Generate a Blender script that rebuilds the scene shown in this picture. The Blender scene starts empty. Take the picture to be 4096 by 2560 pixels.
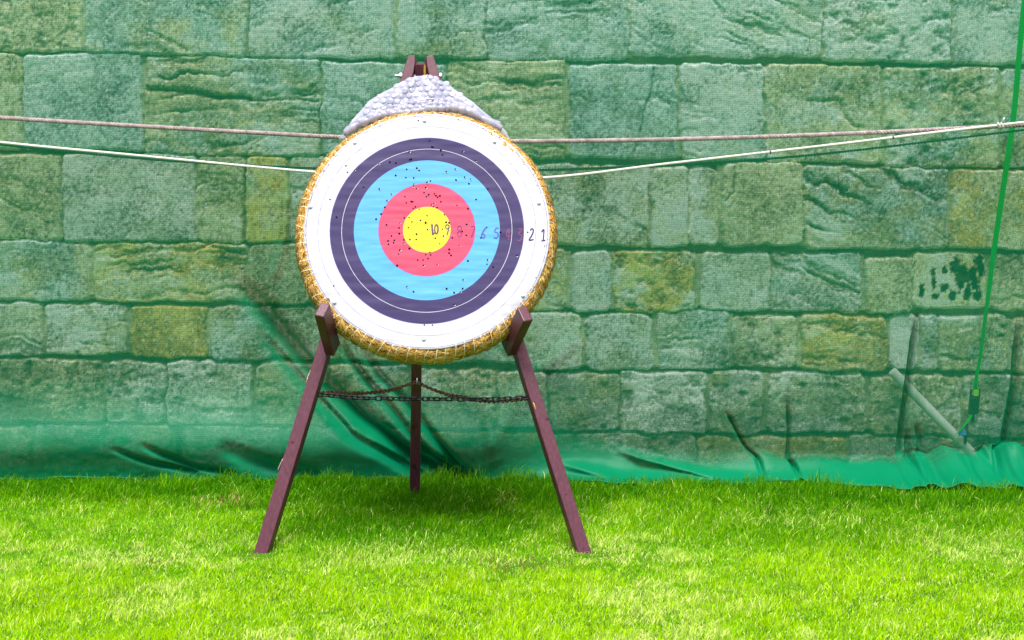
import bpy, math, numpy as np
from mathutils import Vector

SC = bpy.context.scene
COL = SC.collection
R = math.radians

# ------------------------------------------------------------------ camera
FP, PCX, PCY = 4095.0, 1209.5, 756.0          # focal length and centre in units of a 2419 px wide picture
CAMZ = 1.7
TANP = (PCY - 315.0) / FP
PITCH = math.atan(TANP)
cam = bpy.data.cameras.new("camera")
cam.sensor_width = 36.0
cam.lens = FP / 2419.0 * 36.0
cam.clip_end = 500
camo = bpy.data.objects.new("camera", cam)
COL.objects.link(camo)
camo.location = (0, 0, CAMZ)
camo.rotation_euler = (math.pi / 2 - PITCH, 0, 0)
SC.camera = camo

# ------------------------------------------------------------------ light
SUN_EL, SUN_AZ = R(67), R(-10)                # azimuth measured from -Y (behind the camera) towards -X
w = bpy.data.worlds.new("World")
SC.world = w
w.use_nodes = True
nt = w.node_tree
bg = nt.nodes["Background"]
sky = nt.nodes.new("ShaderNodeTexSky")
sky.sky_type = 'NISHITA'
sky.sun_disc = False
sky.sun_elevation = SUN_EL
sky.sun_rotation = math.pi + SUN_AZ
sky.air_density = 1.0
sky.dust_density = 4.0
sky.ozone_density = 1.0
nt.links.new(sky.outputs[0], bg.inputs[0])
bg.inputs[1].default_value = 0.092
sl = bpy.data.lights.new("sun", 'SUN')
sl.energy = 3.6
sl.angle = R(34)
sl.color = (1.0, 0.98, 0.955)
so = bpy.data.objects.new("sun", sl)
COL.objects.link(so)
sdir = Vector((math.sin(SUN_AZ) * math.cos(SUN_EL), -math.cos(SUN_AZ) * math.cos(SUN_EL), math.sin(SUN_EL)))
so.rotation_euler = sdir.to_track_quat('Z', 'Y').to_euler()
so.location = (0, -4, 6)
SC.view_settings.view_transform = 'Standard'
SC.view_settings.look = 'None'
SC.view_settings.exposure = 0.8
SC.view_settings.gamma = 1.0
SC.cycles.max_bounces = 10
SC.cycles.transparent_max_bounces = 24

# ------------------------------------------------------------------ helpers
def ray(px, py):
    u = (px - PCX) / FP
    v = -(py - PCY) / FP
    c, s = math.cos(PITCH), math.sin(PITCH)
    return Vector((u, c + v * s, -s + v * c))
CAM = Vector((0, 0, CAMZ))
def at(px, py, Y):
    d = ray(px, py)
    return CAM + d * (Y / d.y)
def ground(px, py):
    d = ray(px, py)
    return CAM + d * (-CAMZ / d.z)
def plane_hit(px, py, P0, n):
    d = ray(px, py)
    return CAM + d * ((P0 - CAM).dot(n) / d.dot(n))
def project(x, y, z):
    c, s = math.cos(PITCH), math.sin(PITCH)
    dz = z - CAMZ
    dep = y * c - dz * s
    up = y * s + dz * c
    return PCX + FP * x / dep, PCY - FP * up / dep

def smooth(a, b, x):
    t = np.clip((x - a) / (b - a), 0, 1)
    return t * t * (3 - 2 * t)

def vnoise(x, y, seed=0):
    rg = np.random.default_rng(seed)
    T = rg.random((256, 256)).astype(np.float32)
    xi = np.floor(x).astype(np.int64); yi = np.floor(y).astype(np.int64)
    fx = (x - xi).astype(np.float32); fy = (y - yi).astype(np.float32)
    fx = fx * fx * fx * (fx * (fx * 6 - 15) + 10); fy = fy * fy * fy * (fy * (fy * 6 - 15) + 10)
    a = T[yi & 255, xi & 255]; b = T[yi & 255, (xi + 1) & 255]
    c = T[(yi + 1) & 255, xi & 255]; d = T[(yi + 1) & 255, (xi + 1) & 255]
    return (a + (b - a) * fx) + ((c + (d - c) * fx) - (a + (b - a) * fx)) * fy
def fbm(x, y, seed=0, octv=4, gain=0.5):
    s = 0; a = 1.0; t = 0
    for i in range(octv):
        s = s + a * vnoise(x * 2 ** i + 17.3 * i, y * 2 ** i + 9.1 * i, seed + i)
        t += a; a *= gain
    return s / t          # about 0..1, mean .5

def new_mat(name, col=(.5, .5, .5), rough=.6, spec=.4):
    m = bpy.data.materials.new(name)
    m.use_nodes = True
    b = m.node_tree.nodes["Principled BSDF"]
    b.inputs["Base Color"].default_value = (*col, 1)
    b.inputs["Roughness"].default_value = rough
    b.inputs["Specular IOR Level"].default_value = spec
    return m
def N(m, t, **kw):
    n = m.node_tree.nodes.new(t)
    for k, v in kw.items():
        setattr(n, k, v)
    return n
def L(m, a, b):
    m.node_tree.links.new(a, b)
def bsdf(m):
    return m.node_tree.nodes["Principled BSDF"]
def noise_node(m, scale, detail=4, rough=.55, coord='Object', stretch=None):
    tc = N(m, "ShaderNodeTexCoord")
    n = N(m, "ShaderNodeTexNoise")
    n.inputs["Scale"].default_value = scale
    n.inputs["Detail"].default_value = detail
    n.inputs["Roughness"].default_value = rough
    if stretch:
        mp = N(m, "ShaderNodeMapping")
        mp.inputs["Scale"].default_value = stretch
        L(m, tc.outputs[coord], mp.inputs[0]); L(m, mp.outputs[0], n.inputs["Vector"])
    else:
        L(m, tc.outputs[coord], n.inputs["Vector"])
    return n
def ramp(m, src, stops, interp='LINEAR'):
    r = N(m, "ShaderNodeValToRGB")
    r.color_ramp.interpolation = interp
    el = r.color_ramp.elements
    while len(el) < len(stops):
        el.new(0.5)
    for e, (p, c) in zip(el, stops):
        e.position = p
        e.color = (*c, 1) if len(c) == 3 else c
    L(m, src, r.inputs[0])
    return r
def bump(m, src, strength, dist=.01):
    b = N(m, "ShaderNodeBump")
    b.inputs["Strength"].default_value = strength
    b.inputs["Distance"].default_value = dist
    L(m, src, b.inputs["Height"])
    L(m, b.outputs[0], bsdf(m).inputs["Normal"])
    return b

def np_mesh(name, V, quads=None, tris=None, attrs=None, smooth_shade=True):
    """mesh from numpy arrays; attrs: {name: (type, data per vertex)}"""
    me = bpy.data.meshes.new(name)
    V = np.asarray(V, dtype=np.float32)
    me.vertices.add(len(V)); me.vertices.foreach_set("co", V.ravel())
    nq = 0 if quads is None else len(quads); ntr = 0 if tris is None else len(tris)
    idx = []
    if nq: idx.append(np.asarray(quads, dtype=np.int32).ravel())
    if ntr: idx.append(np.asarray(tris, dtype=np.int32).ravel())
    idx = np.concatenate(idx)
    starts = np.concatenate([np.arange(nq) * 4, nq * 4 + np.arange(ntr) * 3]).astype(np.int32)
    me.loops.add(len(idx)); me.loops.foreach_set("vertex_index", idx)
    me.polygons.add(nq + ntr); me.polygons.foreach_set("loop_start", starts)
    me.update(calc_edges=True)
    me.validate()
    me.polygons.foreach_set("use_smooth", np.full(nq + ntr, smooth_shade))
    for k, (ty, data) in (attrs or {}).items():
        a = me.attributes.new(k, ty, 'POINT')
        d = np.asarray(data, dtype=np.float32)
        if ty == 'FLOAT_COLOR':
            if d.shape[1] == 3:
                d = np.concatenate([d, np.ones((len(d), 1), np.float32)], 1)
            a.data.foreach_set("color", d.ravel())
        elif ty == 'FLOAT_VECTOR':
            a.data.foreach_set("vector", d.ravel())
        else:
            a.data.foreach_set("value", d.ravel())
    return me

class MB:
    """collects vertices and faces (with material index) in world space"""
    def __init__(self):
        self.v = []; self.f = []; self.mi = []; self.c = []
    def add(self, vs, fs, mi=0, c=(1, 1, 1)):
        o = len(self.v)
        self.v += [tuple(p) for p in vs]
        self.f += [tuple(i + o for i in f) for f in fs]
        self.mi += [mi] * len(fs)
        self.c += [c] * len(vs)
    def tube(self, pts, rad, seg=8, mi=0, c=(1, 1, 1), caps=True):
        pts = [Vector(p) for p in pts]
        n = len(pts)
        rad = rad if isinstance(rad, (list, tuple)) else [rad] * n
        closed = False
        t0 = (pts[1] - pts[0]).normalized()
        up = Vector((0, 0, 1)) if abs(t0.z) < .9 else Vector((1, 0, 0))
        a = t0.cross(up).normalized()
        vs = []; fs = []
        for i, p in enumerate(pts):
            t = (pts[min(i + 1, n - 1)] - pts[max(i - 1, 0)]).normalized()
            a = (a - t * a.dot(t)).normalized()
            b = t.cross(a)
            for k in range(seg):
                q = 2 * math.pi * k / seg
                vs.append(p + (a * math.cos(q) + b * math.sin(q)) * rad[i])
        for i in range(n - 1):
            for k in range(seg):
                k2 = (k + 1) % seg
                fs.append((i * seg + k, i * seg + k2, (i + 1) * seg + k2, (i + 1) * seg + k))
        if caps:
            fs.append(tuple(range(seg))[::-1]); fs.append(tuple((n - 1) * seg + k for k in range(seg)))
        self.add(vs, fs, mi, c)
    def box(self, o, ax, ay, az, mi=0, c=(1, 1, 1)):
        """box centred at o with half axes"""
        vs = []
        for sx in (-1, 1):
            for sy in (-1, 1):
                for sz in (-1, 1):
                    vs.append(o + ax * sx + ay * sy + az * sz)
        fs = [(0, 1, 3, 2), (4, 6, 7, 5), (0, 4, 5, 1), (2, 3, 7, 6), (0, 2, 6, 4), (1, 5, 7, 3)]
        if ax.cross(ay).dot(az) < 0:
            fs = [f[::-1] for f in fs]
        self.add(vs, fs, mi, c)
    def build(self, name, mats, parent=None, smooth_shade=False, bevel=0, origin=None):
        org = Vector(origin) if origin is not None else (parent_org(parent) if parent else Vector((0, 0, 0)))
        me = bpy.data.meshes.new(name)
        me.from_pydata([Vector(p) - org for p in self.v], [], self.f)
        mats = mats if isinstance(mats, (list, tuple)) else [mats]
        for m in mats:
            me.materials.append(m)
        me.polygons.foreach_set("material_index", self.mi)
        me.polygons.foreach_set("use_smooth", [smooth_shade] * len(self.f))
        a = me.attributes.new("col", 'FLOAT_COLOR', 'POINT')
        a.data.foreach_set("color", np.array([(*q, 1) for q in self.c], dtype=np.float32).ravel())
        me.update()
        return link(name, me, parent, origin, bevel)

ORG = {}
def parent_org(p):
    return ORG.get(p.name, Vector((0, 0, 0)))
def link(name, me, parent=None, origin=None, bevel=0):
    o = bpy.data.objects.new(name, me)
    COL.objects.link(o)
    if parent is not None:
        o.parent = parent
        ORG[o.name] = parent_org(parent)
    elif origin is not None:
        o.location = origin
        ORG[o.name] = Vector(origin)
    if bevel:
        md = o.modifiers.new("bevel", 'BEVEL')
        md.width = bevel; md.segments = 2; md.limit_method = 'ANGLE'
    return o
def thing(name, loc, label, cat, group=None):
    o = bpy.data.objects.new(name, None)
    COL.objects.link(o)
    o.location = loc
    o.empty_display_size = .1
    ORG[o.name] = Vector(loc)
    tag(o, label, cat, group)
    return o
def tag(o, label=None, cat=None, group=None, kind=None):
    if label: o["label"] = label
    if cat: o["category"] = cat
    if group: o["group"] = group
    if kind: o["kind"] = kind
    return o
def spline(pts, n):
    """Catmull-Rom through points -> n samples"""
    P = [Vector(p) for p in pts]
    P = [P[0] * 2 - P[1]] + P + [P[-1] * 2 - P[-2]]
    out = []
    m = len(P) - 3
    for i in range(n):
        u = i / (n - 1) * m
        k = min(int(u), m - 1); t = u - k
        a, b, c, d = P[k:k + 4]
        out.append(0.5 * ((2 * b) + (c - a) * t + (2 * a - 5 * b + 4 * c - d) * t * t + (3 * b - a - 3 * c + d) * t ** 3))
    return out

# ------------------------------------------------------------------ ground
YW = 8.75                                     # front of the wall
mg = new_mat("soil", (.05, .07, .015), .95, .1)
n1 = noise_node(mg, 3.0, 8, .65)
r1 = ramp(mg, n1.outputs[0], [(.3, (.03, .08, .004)), (.5, (.06, .17, .005)), (.62, (.10, .22, .006)), (.75, (.10, .09, .02))])
L(mg, r1.outputs[0], bsdf(mg).inputs["Base Color"])
nb = noise_node(mg, 60, 6, .7)
bump(mg, nb.outputs[0], .8, .02)
xs = np.linspace(-60, 60, 41); ys = np.linspace(-60, 60, 41)
gx, gy = np.meshgrid(xs, ys)
V = np.stack([gx.ravel(), gy.ravel(), np.zeros(gx.size)], 1)
ii = np.arange(40 * 41).reshape(40, 41)[:, :40].ravel()
me = np_mesh("ground", V, np.stack([ii, ii + 1, ii + 42, ii + 41], 1))
me.materials.append(mg)
tag(link("ground", me), kind="structure")

# ------------------------------------------------------------------ stone wall
# blocks traced in picture units: x0,x1,y0,y1, surface type, tone
# types: g grainy, b bedded, p pitted, s smooth ; tones: c cool grey, t tan, y yellow, w whitish lichen
BL = [
 (-160, 192, -75, 118, 'p', 't'), (201, 579, -80, 124, 'g', 'c'), (591, 932, -78, 130, 'g', 'c'), (941, 1143, -75, 133, 'g', 'c'), (1152, 1481, -70, 138, 'g', 'c'),
 (1490, 1943, -70, 132, 'd', 'c'), (1952, 2247, -65, 142, 'p', 'c'), (2255, 2440, -60, 150, 'g', 'c'), (2450, 2790, -55, 152, 'g', 't'),
 (-330, -75, 122, 350, 'g', 't'), (-66, 48, 127, 352, 'g', 't'), (56, 334, 127, 350, 'g', 'c'), (343, 752, 138, 362, 'b', 't'), (762, 1050, 147, 366, 'g', 'c'), (1058, 1334, 147, 372, 'b', 't'),
 (1349, 1598, 152, 373, 'g', 'c'), (1609, 1804, 152, 376, 'g', 'w'), (1812, 2082, 158, 382, 's', 't'), (2092, 2361, 160, 388, 'p', 't'), (2370, 2640, 166, 390, 'g', 't'),
 (-330, -160, 364, 560, 'g', 't'), (-152, 140, 364, 563, 'g', 't'), (150, 457, 368, 567, 's', 'w'), (464, 574, 372, 568, 'g', 't'), (582, 675, 372, 570, 's', 'y'), (686, 860, 374, 572, 'g', 't'),
 (870, 1100, 378, 574, 'g', 't'), (1110, 1530, 394, 578, 'g', 't'), (1540, 1624, 396, 580, 's', 't'), (1629, 1692, 396, 580, 's', 't'), (1708, 1894, 390, 580, 'g', 't'), (1902, 2236, 394, 586, 'd', 't'), (2248, 2520, 400, 590, 'g', 't'),
 (-300, -110, 574, 704, 'b', 't'), (-102, 209, 574, 706, 'g', 't'), (221, 575, 576, 710, 'b', 't'), (588, 730, 580, 716, 'g', 't'), (740, 900, 584, 718, 'g', 'y'), (910, 1120, 588, 722, 'g', 't'), (1130, 1335, 592, 730, 'g', 'y'),
 (1352, 1440, 602, 730, 's', 'w'), (1453, 1640, 596, 738, 'p', 'y'), (1660, 1816, 598, 734, 's', 'w'), (1828, 2034, 604, 738, 'd', 'w'), (2048, 2154, 610, 738, 's', 't'), (2161, 2328, 600, 728, 's', 't'), (2346, 2560, 602, 736, 'g', 't'),
 (-230, -70, 716, 838, 'g', 'c'), (-62, 94, 718, 842, 'g', 'w'), (105, 298, 720, 838, 'b', 'w'), (312, 485, 726, 840, 's', 'y'), (503, 640, 728, 846, 'g', 't'), (650, 800, 732, 850, 'g', 't'), (810, 980, 734, 852, 'g', 't'), (990, 1230, 738, 860, 'g', 't'),
 (1240, 1371, 744, 872, 'g', 'w'), (1388, 1542, 746, 872, 'g', 'w'), (1556, 1722, 742, 870, 'b', 'w'), (1733, 1883, 748, 866, 'p', 't'), (1898, 2096, 748, 874, 'b', 'y'), (2104, 2170, 748, 872, 'g', 'w'), (2178, 2214, 748, 872, 'g', 'w'), (2224, 2380, 752, 874, 'b', 't'), (2396, 2640, 756, 880, 'g', 't'),
 (-320, -40, 850, 996, 'p', 't'), (-30, 238, 852, 996, 'p', 't'), (250, 384, 860, 996, 'p', 'w'), (395, 590, 856, 1000, 'p', 'w'), (602, 770, 860, 1002, 'p', 't'), (780, 960, 866, 1004, 'p', 't'), (970, 1170, 872, 1010, 'p', 't'), (1180, 1290, 884, 1012, 'g', 't'),
 (1300, 1459, 886, 1018, 'p', 'w'), (1470, 1665, 884, 1022, 'p', 'w'), (1682, 1800, 880, 1024, 'p', 'w'), (1818, 2046, 886, 1022, 'p', 'w'), (2062, 2270, 890, 1026, 'p', 't'), (2282, 2560, 890, 1028, 'p', 't'),
 (-320, 70, 1010, 1160, 'p', 't'), (80, 400, 1008, 1160, 'p', 't'), (440, 664, 1012, 1160, 'p', 'w'), (676, 980, 1014, 1160, 'p', 't'), (990, 1290, 1022, 1160, 'p', 't'), (1300, 1640, 1030, 1160, 'p', 't'), (1652, 2000, 1034, 1160, 'p', 't'), (2012, 2330, 1036, 1160, 'p', 't'), (2340, 2700, 1040, 1160, 'p', 't')]
rg = np.random.default_rng(5)
# courses carried on beyond the picture
rows = [(-75, 118), (127, 352), (368, 567), (578, 710), (722, 842), (856, 1000), (1012, 1160)]
for k, (a, b) in enumerate(rows):
    rowb = [q for q in BL if abs((q[2] + q[3]) / 2 - (a + b) / 2) < 45]
    xr = max(q[1] for q in rowb) + 10; xl = min(q[0] for q in rowb) - 10
    dy = 0.012
    while xr < 3700:
        ww = rg.uniform(140, 360)
        BL.append((xr, xr + ww, a + dy * xr, b + dy * xr, 'gbps'[rg.integers(4)], 'tctw'[rg.integers(4)])); xr += ww + 10
    while xl > -1300:
        ww = rg.uniform(140, 360)
        BL.append((xl - ww, xl, a + dy * xl, b + dy * xl, 'gbps'[rg.integers(4)], 'tctw'[rg.integers(4)])); xl -= ww + 10
y1 = -88
while y1 > -900:
    hh = rg.uniform(150, 210); x = -1300.
    while x < 3700:
        ww = rg.uniform(190, 430)
        BL.append((x, x + ww, y1 - hh + .012 * x, y1 + .012 * x, 'gbds'[rg.integers(4)], 'cctc'[rg.integers(4)])); x += ww + 10
    y1 -= hh + 11

xw = np.concatenate([np.arange(-5.4, -3.1, .03), np.arange(-3.1, 3.1, .0062), np.arange(3.1, 5.4, .03)])
zw = np.concatenate([np.arange(-.12, 2.62, .0062), np.arange(2.62, 4.0, .025)])
GX, GZ = np.meshgrid(xw, zw)
px, py = project(GX, YW, GZ)
wx = px + 8 * (fbm(px / 45, py / 45, 11, 5, .6) - .5) * 2
wy = py + 8 * (fbm(px / 55, py / 45, 23, 5, .6) - .5) * 2
H = np.full(GX.shape, 0.0, np.float32)
HF = np.zeros(GX.shape, np.float32)
n_f = fbm(px / 7, py / 7, 31, 4, .6) - .5
n_m = fbm(px / 40, py / 40, 37, 5, .55) - .5
n_l = fbm(px / 160, py / 160, 41, 3) - .5
n_sp = vnoise(px / 3.2, py / 3.2, 43) - .5
H += .006 * n_f + .006 * n_m
TON = {'c': (.56, .64, .63), 't': (.60, .56, .40), 'y': (.60, .46, .18), 'w': (.72, .72, .66)}
colr = np.zeros(GX.shape + (3,), np.float32)
mort = np.array((.26, .25, .17))
colr[:] = mort * (1 + .5 * n_m[..., None])
for bi, (x0, x1, y0, y1, ty, tn) in enumerate(BL):
    slope = .006
    jb = np.random.default_rng(700 + bi).uniform(-3.0, 3.0, 4)
    x0, x1, y0, y1 = x0 + jb[0] * .6, x1 + jb[1] * .6, y0 + jb[2], y1 + jb[3]
    m = (px > x0 - 20) & (px < x1 + 20) & (py > y0 - 24) & (py < y1 + 24)
    if not m.any():
        continue
    b = np.random.default_rng(900 + bi)
    cx, cy = (x0 + x1) / 2, (y0 + y1) / 2
    X = wx[m] - cx; Y = wy[m] - cy - slope * X
    rot = b.uniform(-.008, .008)
    hx, hy = (x1 - x0) / 2 + 4.0, (y1 - y0) / 2 + 4.5
    rad = min(b.uniform(7, 22), hx * .8, hy * .8)
    qx = np.abs(X + rot * Y) - hx + rad; qy = np.abs(Y - rot * X) - hy + rad
    d = np.hypot(np.maximum(qx, 0), np.maximum(qy, 0)) + np.minimum(np.maximum(qx, qy), 0) - rad
    t = np.clip((1.5 - d) / (5.0 + 5 * smooth(-.1, .25, n_m[m])), 0, 1); t = np.sqrt(t) * t * (2.5 - 1.5 * t)
    vf = (np.abs(Y) < hy - 7) & (np.abs(X) < hx + 9)
    HF[m] = np.maximum(HF[m], np.where(vf, .062 * b.uniform(.45, .68), 0))
    hb = b.uniform(.052, .074)
    nm, nf, nl = n_m[m], n_f[m], n_l[m]
    surf = .005 * nf + .005 * nm
    dark = np.zeros_like(nm)
    ang = {'b': b.uniform(-.12, .1), 'd': b.uniform(.35, .55), 'g': b.uniform(-.3, .5), 'p': b.uniform(-.3, .4), 's': 0.3}[ty]
    u = X * math.cos(ang) + Y * math.sin(ang); v = -X * math.sin(ang) + Y * math.cos(ang)
    st = fbm(u / 210 + bi * 7.7, v / 17 + 2.2 * nm + bi, 51 + bi % 7, 4, .55) - .5
    msk = smooth(.40, .58, fbm(X / 110 + bi * 4.1, Y / 60 + bi * 2.3, 91 + bi % 5, 3))
    if ty in 'bd':
        gr = np.clip(-st - .07, 0, .3) * (.15 + .85 * msk)
        surf += .010 * st - .08 * gr
        dark += gr * 3.0
    elif ty == 'g':
        gr = np.clip(-st - .12, 0, .3) * msk
        surf += .004 * st - .04 * gr
        dark += gr * 2.0
    elif ty == 'p':
        pt = fbm(X / 26 + bi * 3.1, Y / 20, 61 + bi % 5, 4, .55) - .5
        surf += .04 * np.minimum(pt + .05, .03) + .008 * st
        dark += np.clip(-pt * 4 - .25, 0, 1) * .65
    else:
        surf += .004 * st
    # broad blotches of lichen and weathering
    bl = fbm(X / 70 + bi * 13.7, Y / 55 + bi * 5.3, 71 + bi % 11, 5, .6) - .5
    base = np.array(TON[tn]) * b.uniform(.72, 1.22)
    alt = np.array(TON[('ctcw' if tn in 'cw' else 'ctyw')[b.integers(4)]])
    k = np.clip(bl * 3.2 + .3, 0, 1)[..., None]
    cc = base * (1 - k) + alt * k
    cc = cc * (1 + 1.2 * nf[..., None] + .8 * n_sp[m][..., None] + .40 * nm[..., None] + 1.0 * (fbm(X / 95 + bi * 3.3, Y / 75 + bi * 9.1, 81 + bi % 9, 3) - .5)[..., None])
    cc = cc + (.35 * smooth(.33, .45, n_sp[m] + .25 * nm))[..., None]
    edge = smooth(-14, 0, d) * .12
    cc = cc * (1 - np.clip(dark, 0, .8)[..., None]) * (1 + edge[..., None])
    hnew = hb * t + surf * smooth(3, -8, d)
    up = hnew > H[m] - .002 * (t > .5)
    tt = np.clip(t * 1.4, 0, 1)[..., None]
    H[m] = np.where(t > .01, np.maximum(hnew, H[m] * (1 - t)), H[m])
    colr[m] = colr[m] * (1 - tt) + cc * tt
fill = HF + .004 * n_f + .008 * n_m
fm = (fill > H) & (HF > .01)
H = np.where(fm, fill, H)
colr[fm] = np.array((.46, .46, .34)) * (1 + .8 * n_m[fm] + .8 * n_f[fm])[:, None]
# a weathered figure-like black stain on one stone, a small carved hollow, cracks
def P6(x, y): return x / 2.5605 + 1592.3, y / 2.5605 + 531.5
st = np.zeros(GX.shape, np.float32)
for (a, b_, ra, rb) in [(1850, 235, 24, 36), (1700, 262, 26, 42), (1866, 272, 20, 30), (1755, 300, 26, 46), (1812, 300, 22, 44), (1820, 350, 20, 56), (1728, 350, 22, 52), (1772, 400, 16, 58), (1832, 430, 24, 38), (1690, 430, 18, 28), (1565, 290, 13, 26), (1570, 360, 16, 30), (1500, 400, 10, 42), (1640, 380, 18, 22), (1580, 432, 24, 12), (1640, 280, 9, 17)]:
    qx, qy = P6(a, b_)
    e = np.hypot((wx - qx) / (ra / 2.56 * 1.2 + 2), (wy - qy) / (rb / 2.56 * 1.1 + 2))
    st = np.maximum(st, smooth(1.3, .72, e + 1.1 * n_f + .7 * n_m))
colr *= (1 - .975 * st[..., None])
def crack(pts, wd, dep):
    P = np.array(pts, float)
    D = np.full(GX.shape, 1e9)
    for a, b in zip(P[:-1], P[1:]):
        ab = b - a
        t = np.clip(((wx - a[0]) * ab[0] + (wy - a[1]) * ab[1]) / (ab @ ab), 0, 1)
        D = np.minimum(D, np.hypot(wx - a[0] - t * ab[0], wy - a[1] - t * ab[1]))
    k = np.exp(-(D / wd) ** 2)
    return k
for pts, wd, dep, dk in [([(1545, 160), (1540, 220), (1520, 270), (1508, 330), (1498, 370)], 2.2, .015, .5),
                     ([(350, 211), (400, 216), (470, 218), (520, 229), (590, 232)], 5.5, .03, .75), ([(470, 225), (600, 234), (748, 240)], 2.5, .015, .5),
                     ([(1733, 392), (1735, 455), (1712, 478)], 1.8, .012, .5), ([(180, 835), (184, 880), (188, 905)], 3, .02, .5),
                     ([(578, 395), (573, 470), (572, 560)], 3.5, .02, .6), ([(1905, 240), (1985, 238), (2000, 280), (2015, 300), (2040, 300)], 4, .014, .25),
                     ([(1985, 200), (1972, 225), (1985, 270)], 5, .014, .2), ([(2040, 180), (2055, 230), (2060, 262)], 4, .012, .2),
                     ([(1910, 645), (1950, 662), (2000, 680), (2030, 690)], 4, .022, .55)]:
    k = crack(pts, wd, dep)
    H -= dep * k
    colr *= (1 - dk * k[..., None])
for (cx_, cy_, rr) in [(215, 175, 6), (217, 152, 3)]:      # pale bird splashes
    k = smooth(1.1, .8, np.hypot(px - cx_, py - cy_) / rr)[..., None]
    colr = colr * (1 - k) + np.array((.8, .82, .85)) * k
colr *= (1.12 + .5 * n_l[..., None])
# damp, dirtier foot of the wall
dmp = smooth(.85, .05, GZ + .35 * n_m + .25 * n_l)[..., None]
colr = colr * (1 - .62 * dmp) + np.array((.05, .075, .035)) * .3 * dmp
# moss and algae tint in patches
ms = smooth(.05, .2, fbm(px / 90, py / 60, 88, 5, .6) - .47)[..., None]
colr = colr * (1 - .22 * ms) + np.array((.34, .36, .14)) * .22 * ms
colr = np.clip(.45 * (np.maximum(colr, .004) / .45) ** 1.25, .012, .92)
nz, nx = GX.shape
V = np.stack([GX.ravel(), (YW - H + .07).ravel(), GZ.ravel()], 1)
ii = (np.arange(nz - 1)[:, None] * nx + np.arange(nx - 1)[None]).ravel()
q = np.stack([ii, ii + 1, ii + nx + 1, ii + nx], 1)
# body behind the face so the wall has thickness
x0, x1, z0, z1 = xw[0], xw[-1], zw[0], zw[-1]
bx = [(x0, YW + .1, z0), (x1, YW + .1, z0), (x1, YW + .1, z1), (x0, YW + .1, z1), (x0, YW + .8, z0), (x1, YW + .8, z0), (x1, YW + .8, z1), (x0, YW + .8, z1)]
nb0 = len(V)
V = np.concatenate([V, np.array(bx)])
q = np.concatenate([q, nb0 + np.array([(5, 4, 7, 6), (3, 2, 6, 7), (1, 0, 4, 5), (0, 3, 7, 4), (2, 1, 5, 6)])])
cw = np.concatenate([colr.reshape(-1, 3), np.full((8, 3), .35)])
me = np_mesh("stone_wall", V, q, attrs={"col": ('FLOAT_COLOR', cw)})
mw = new_mat("sandstone", (.4, .4, .35), .92, .15)
a = N(mw, "ShaderNodeAttribute", attribute_name="col")
nn = noise_node(mw, 150, 5, .7)
rr = ramp(mw, nn.outputs[0], [(.25, (.55, .55, .55)), (.5, (1, 1, 1)), (.72, (1.7, 1.7, 1.7))])
mx = N(mw, "ShaderNodeMix", data_type='RGBA', blend_type='MULTIPLY')
mx.inputs[0].default_value = 1
L(mw, a.outputs["Color"], mx.inputs[6]); L(mw, rr.outputs[0], mx.inputs[7])
L(mw, mx.outputs[2], bsdf(mw).inputs["Base Color"])
bump(mw, nn.outputs[0], .3, .005)
me.materials.append(mw)
tag(link("stone_wall", me), "weathered wall of large sandstone blocks seen through the green netting", "wall", kind="thing")

# ------------------------------------------------------------------ green netting
YN = 8.50
FOLDS = [  # polyline (picture units at the net), width m, height m (towards the camera), extra density
 ([(545, 640), (600, 700), (660, 780), (730, 866), (800, 936), (880, 1005), (970, 1066), (1080, 1118)], .044, -.14, .6),
 ([(600, 760), (660, 840), (740, 935), (830, 1020), (920, 1075), (1000, 1120)], .026, -.08, .40),
 ([(785, 770), (830, 850), (880, 918), (930, 972), (1000, 1048), (1060, 1105), (1100, 1128)], .018, -.085, .60),
 ([(840, 800), (900, 895), (960, 950), (1020, 1015), (1095, 1105), (1120, 1125)], .018, -.085, .60),
 ([(770, 900), (850, 985), (940, 1050), (1040, 1105)], .016, -.05, .35),
 ([(520, 1040), (620, 1085), (740, 1115)], .04, -.05, .2),
 ([(340, 1035), (400, 1066), (470, 1095), (560, 1115)], .014, -.045, .3),
 ([(270, 1050), (370, 1085), (470, 1110)], .014, -.04, .3),
 ([(1861, 915), (1865, 1020), (1861, 1095), (1890, 1142)], .0085, -.07, 1.0),
 ([(1713, 965), (1748, 1035), (1797, 1125)], .008, -.06, 1.0),
 ([(2170, 730), (2154, 863), (2137, 980), (2125, 1078)], .0125, -.10, 1.0),
 ([(2143, 1010), (2145, 1120), (2162, 1146)], .012, -.06, .7),
 ([(2408, 740), (2400, 922), (2373, 1059), (2334, 1125)], .0125, -.10, 1.0),
 ([(2166, 1000), (2174, 1059), (2170, 1100)], .012, -.045, .6),
 ([(680, 395), (672, 560), (650, 640)], .02, .03, .05),
 ([(588, 395), (615, 560), (640, 690)], .025, .025, .0),
 ([(1390, 770), (1250, 900), (1170, 1040)], .04, .02, .0),
 ([(1090, 640), (1130, 860), (1170, 1080)], .035, .025, .0),
 ([(1440, 1060), (1600, 1105), (1830, 1140)], .016, .05, .35),
 ([(1300, 1090), (1480, 1128), (1700, 1146)], .02, .045, .3),
 ([(2050, 1120), (2110, 1135), (2170, 1160)], .014, .05, .3),
 ([(2230, 1120), (2260, 1150), (2262, 1172)], .014, -.06, .3),
 ([(2300, 1085), (2330, 1125), (2345, 1160)], .014, -.06, .5)
]
xn = np.concatenate([np.arange(-4.6, -2.9, .04), np.arange(-2.9, 2.9, .0075), np.arange(2.9, 4.6, .04)])
sv = np.concatenate([np.arange(0, 1.05, .0055), np.arange(1.05, 3.3, .013)])      # height up the cloth
NX, NZ = np.meshgrid(xn, sv)
pxn, pyn = project(NX, YN, NZ)
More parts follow.
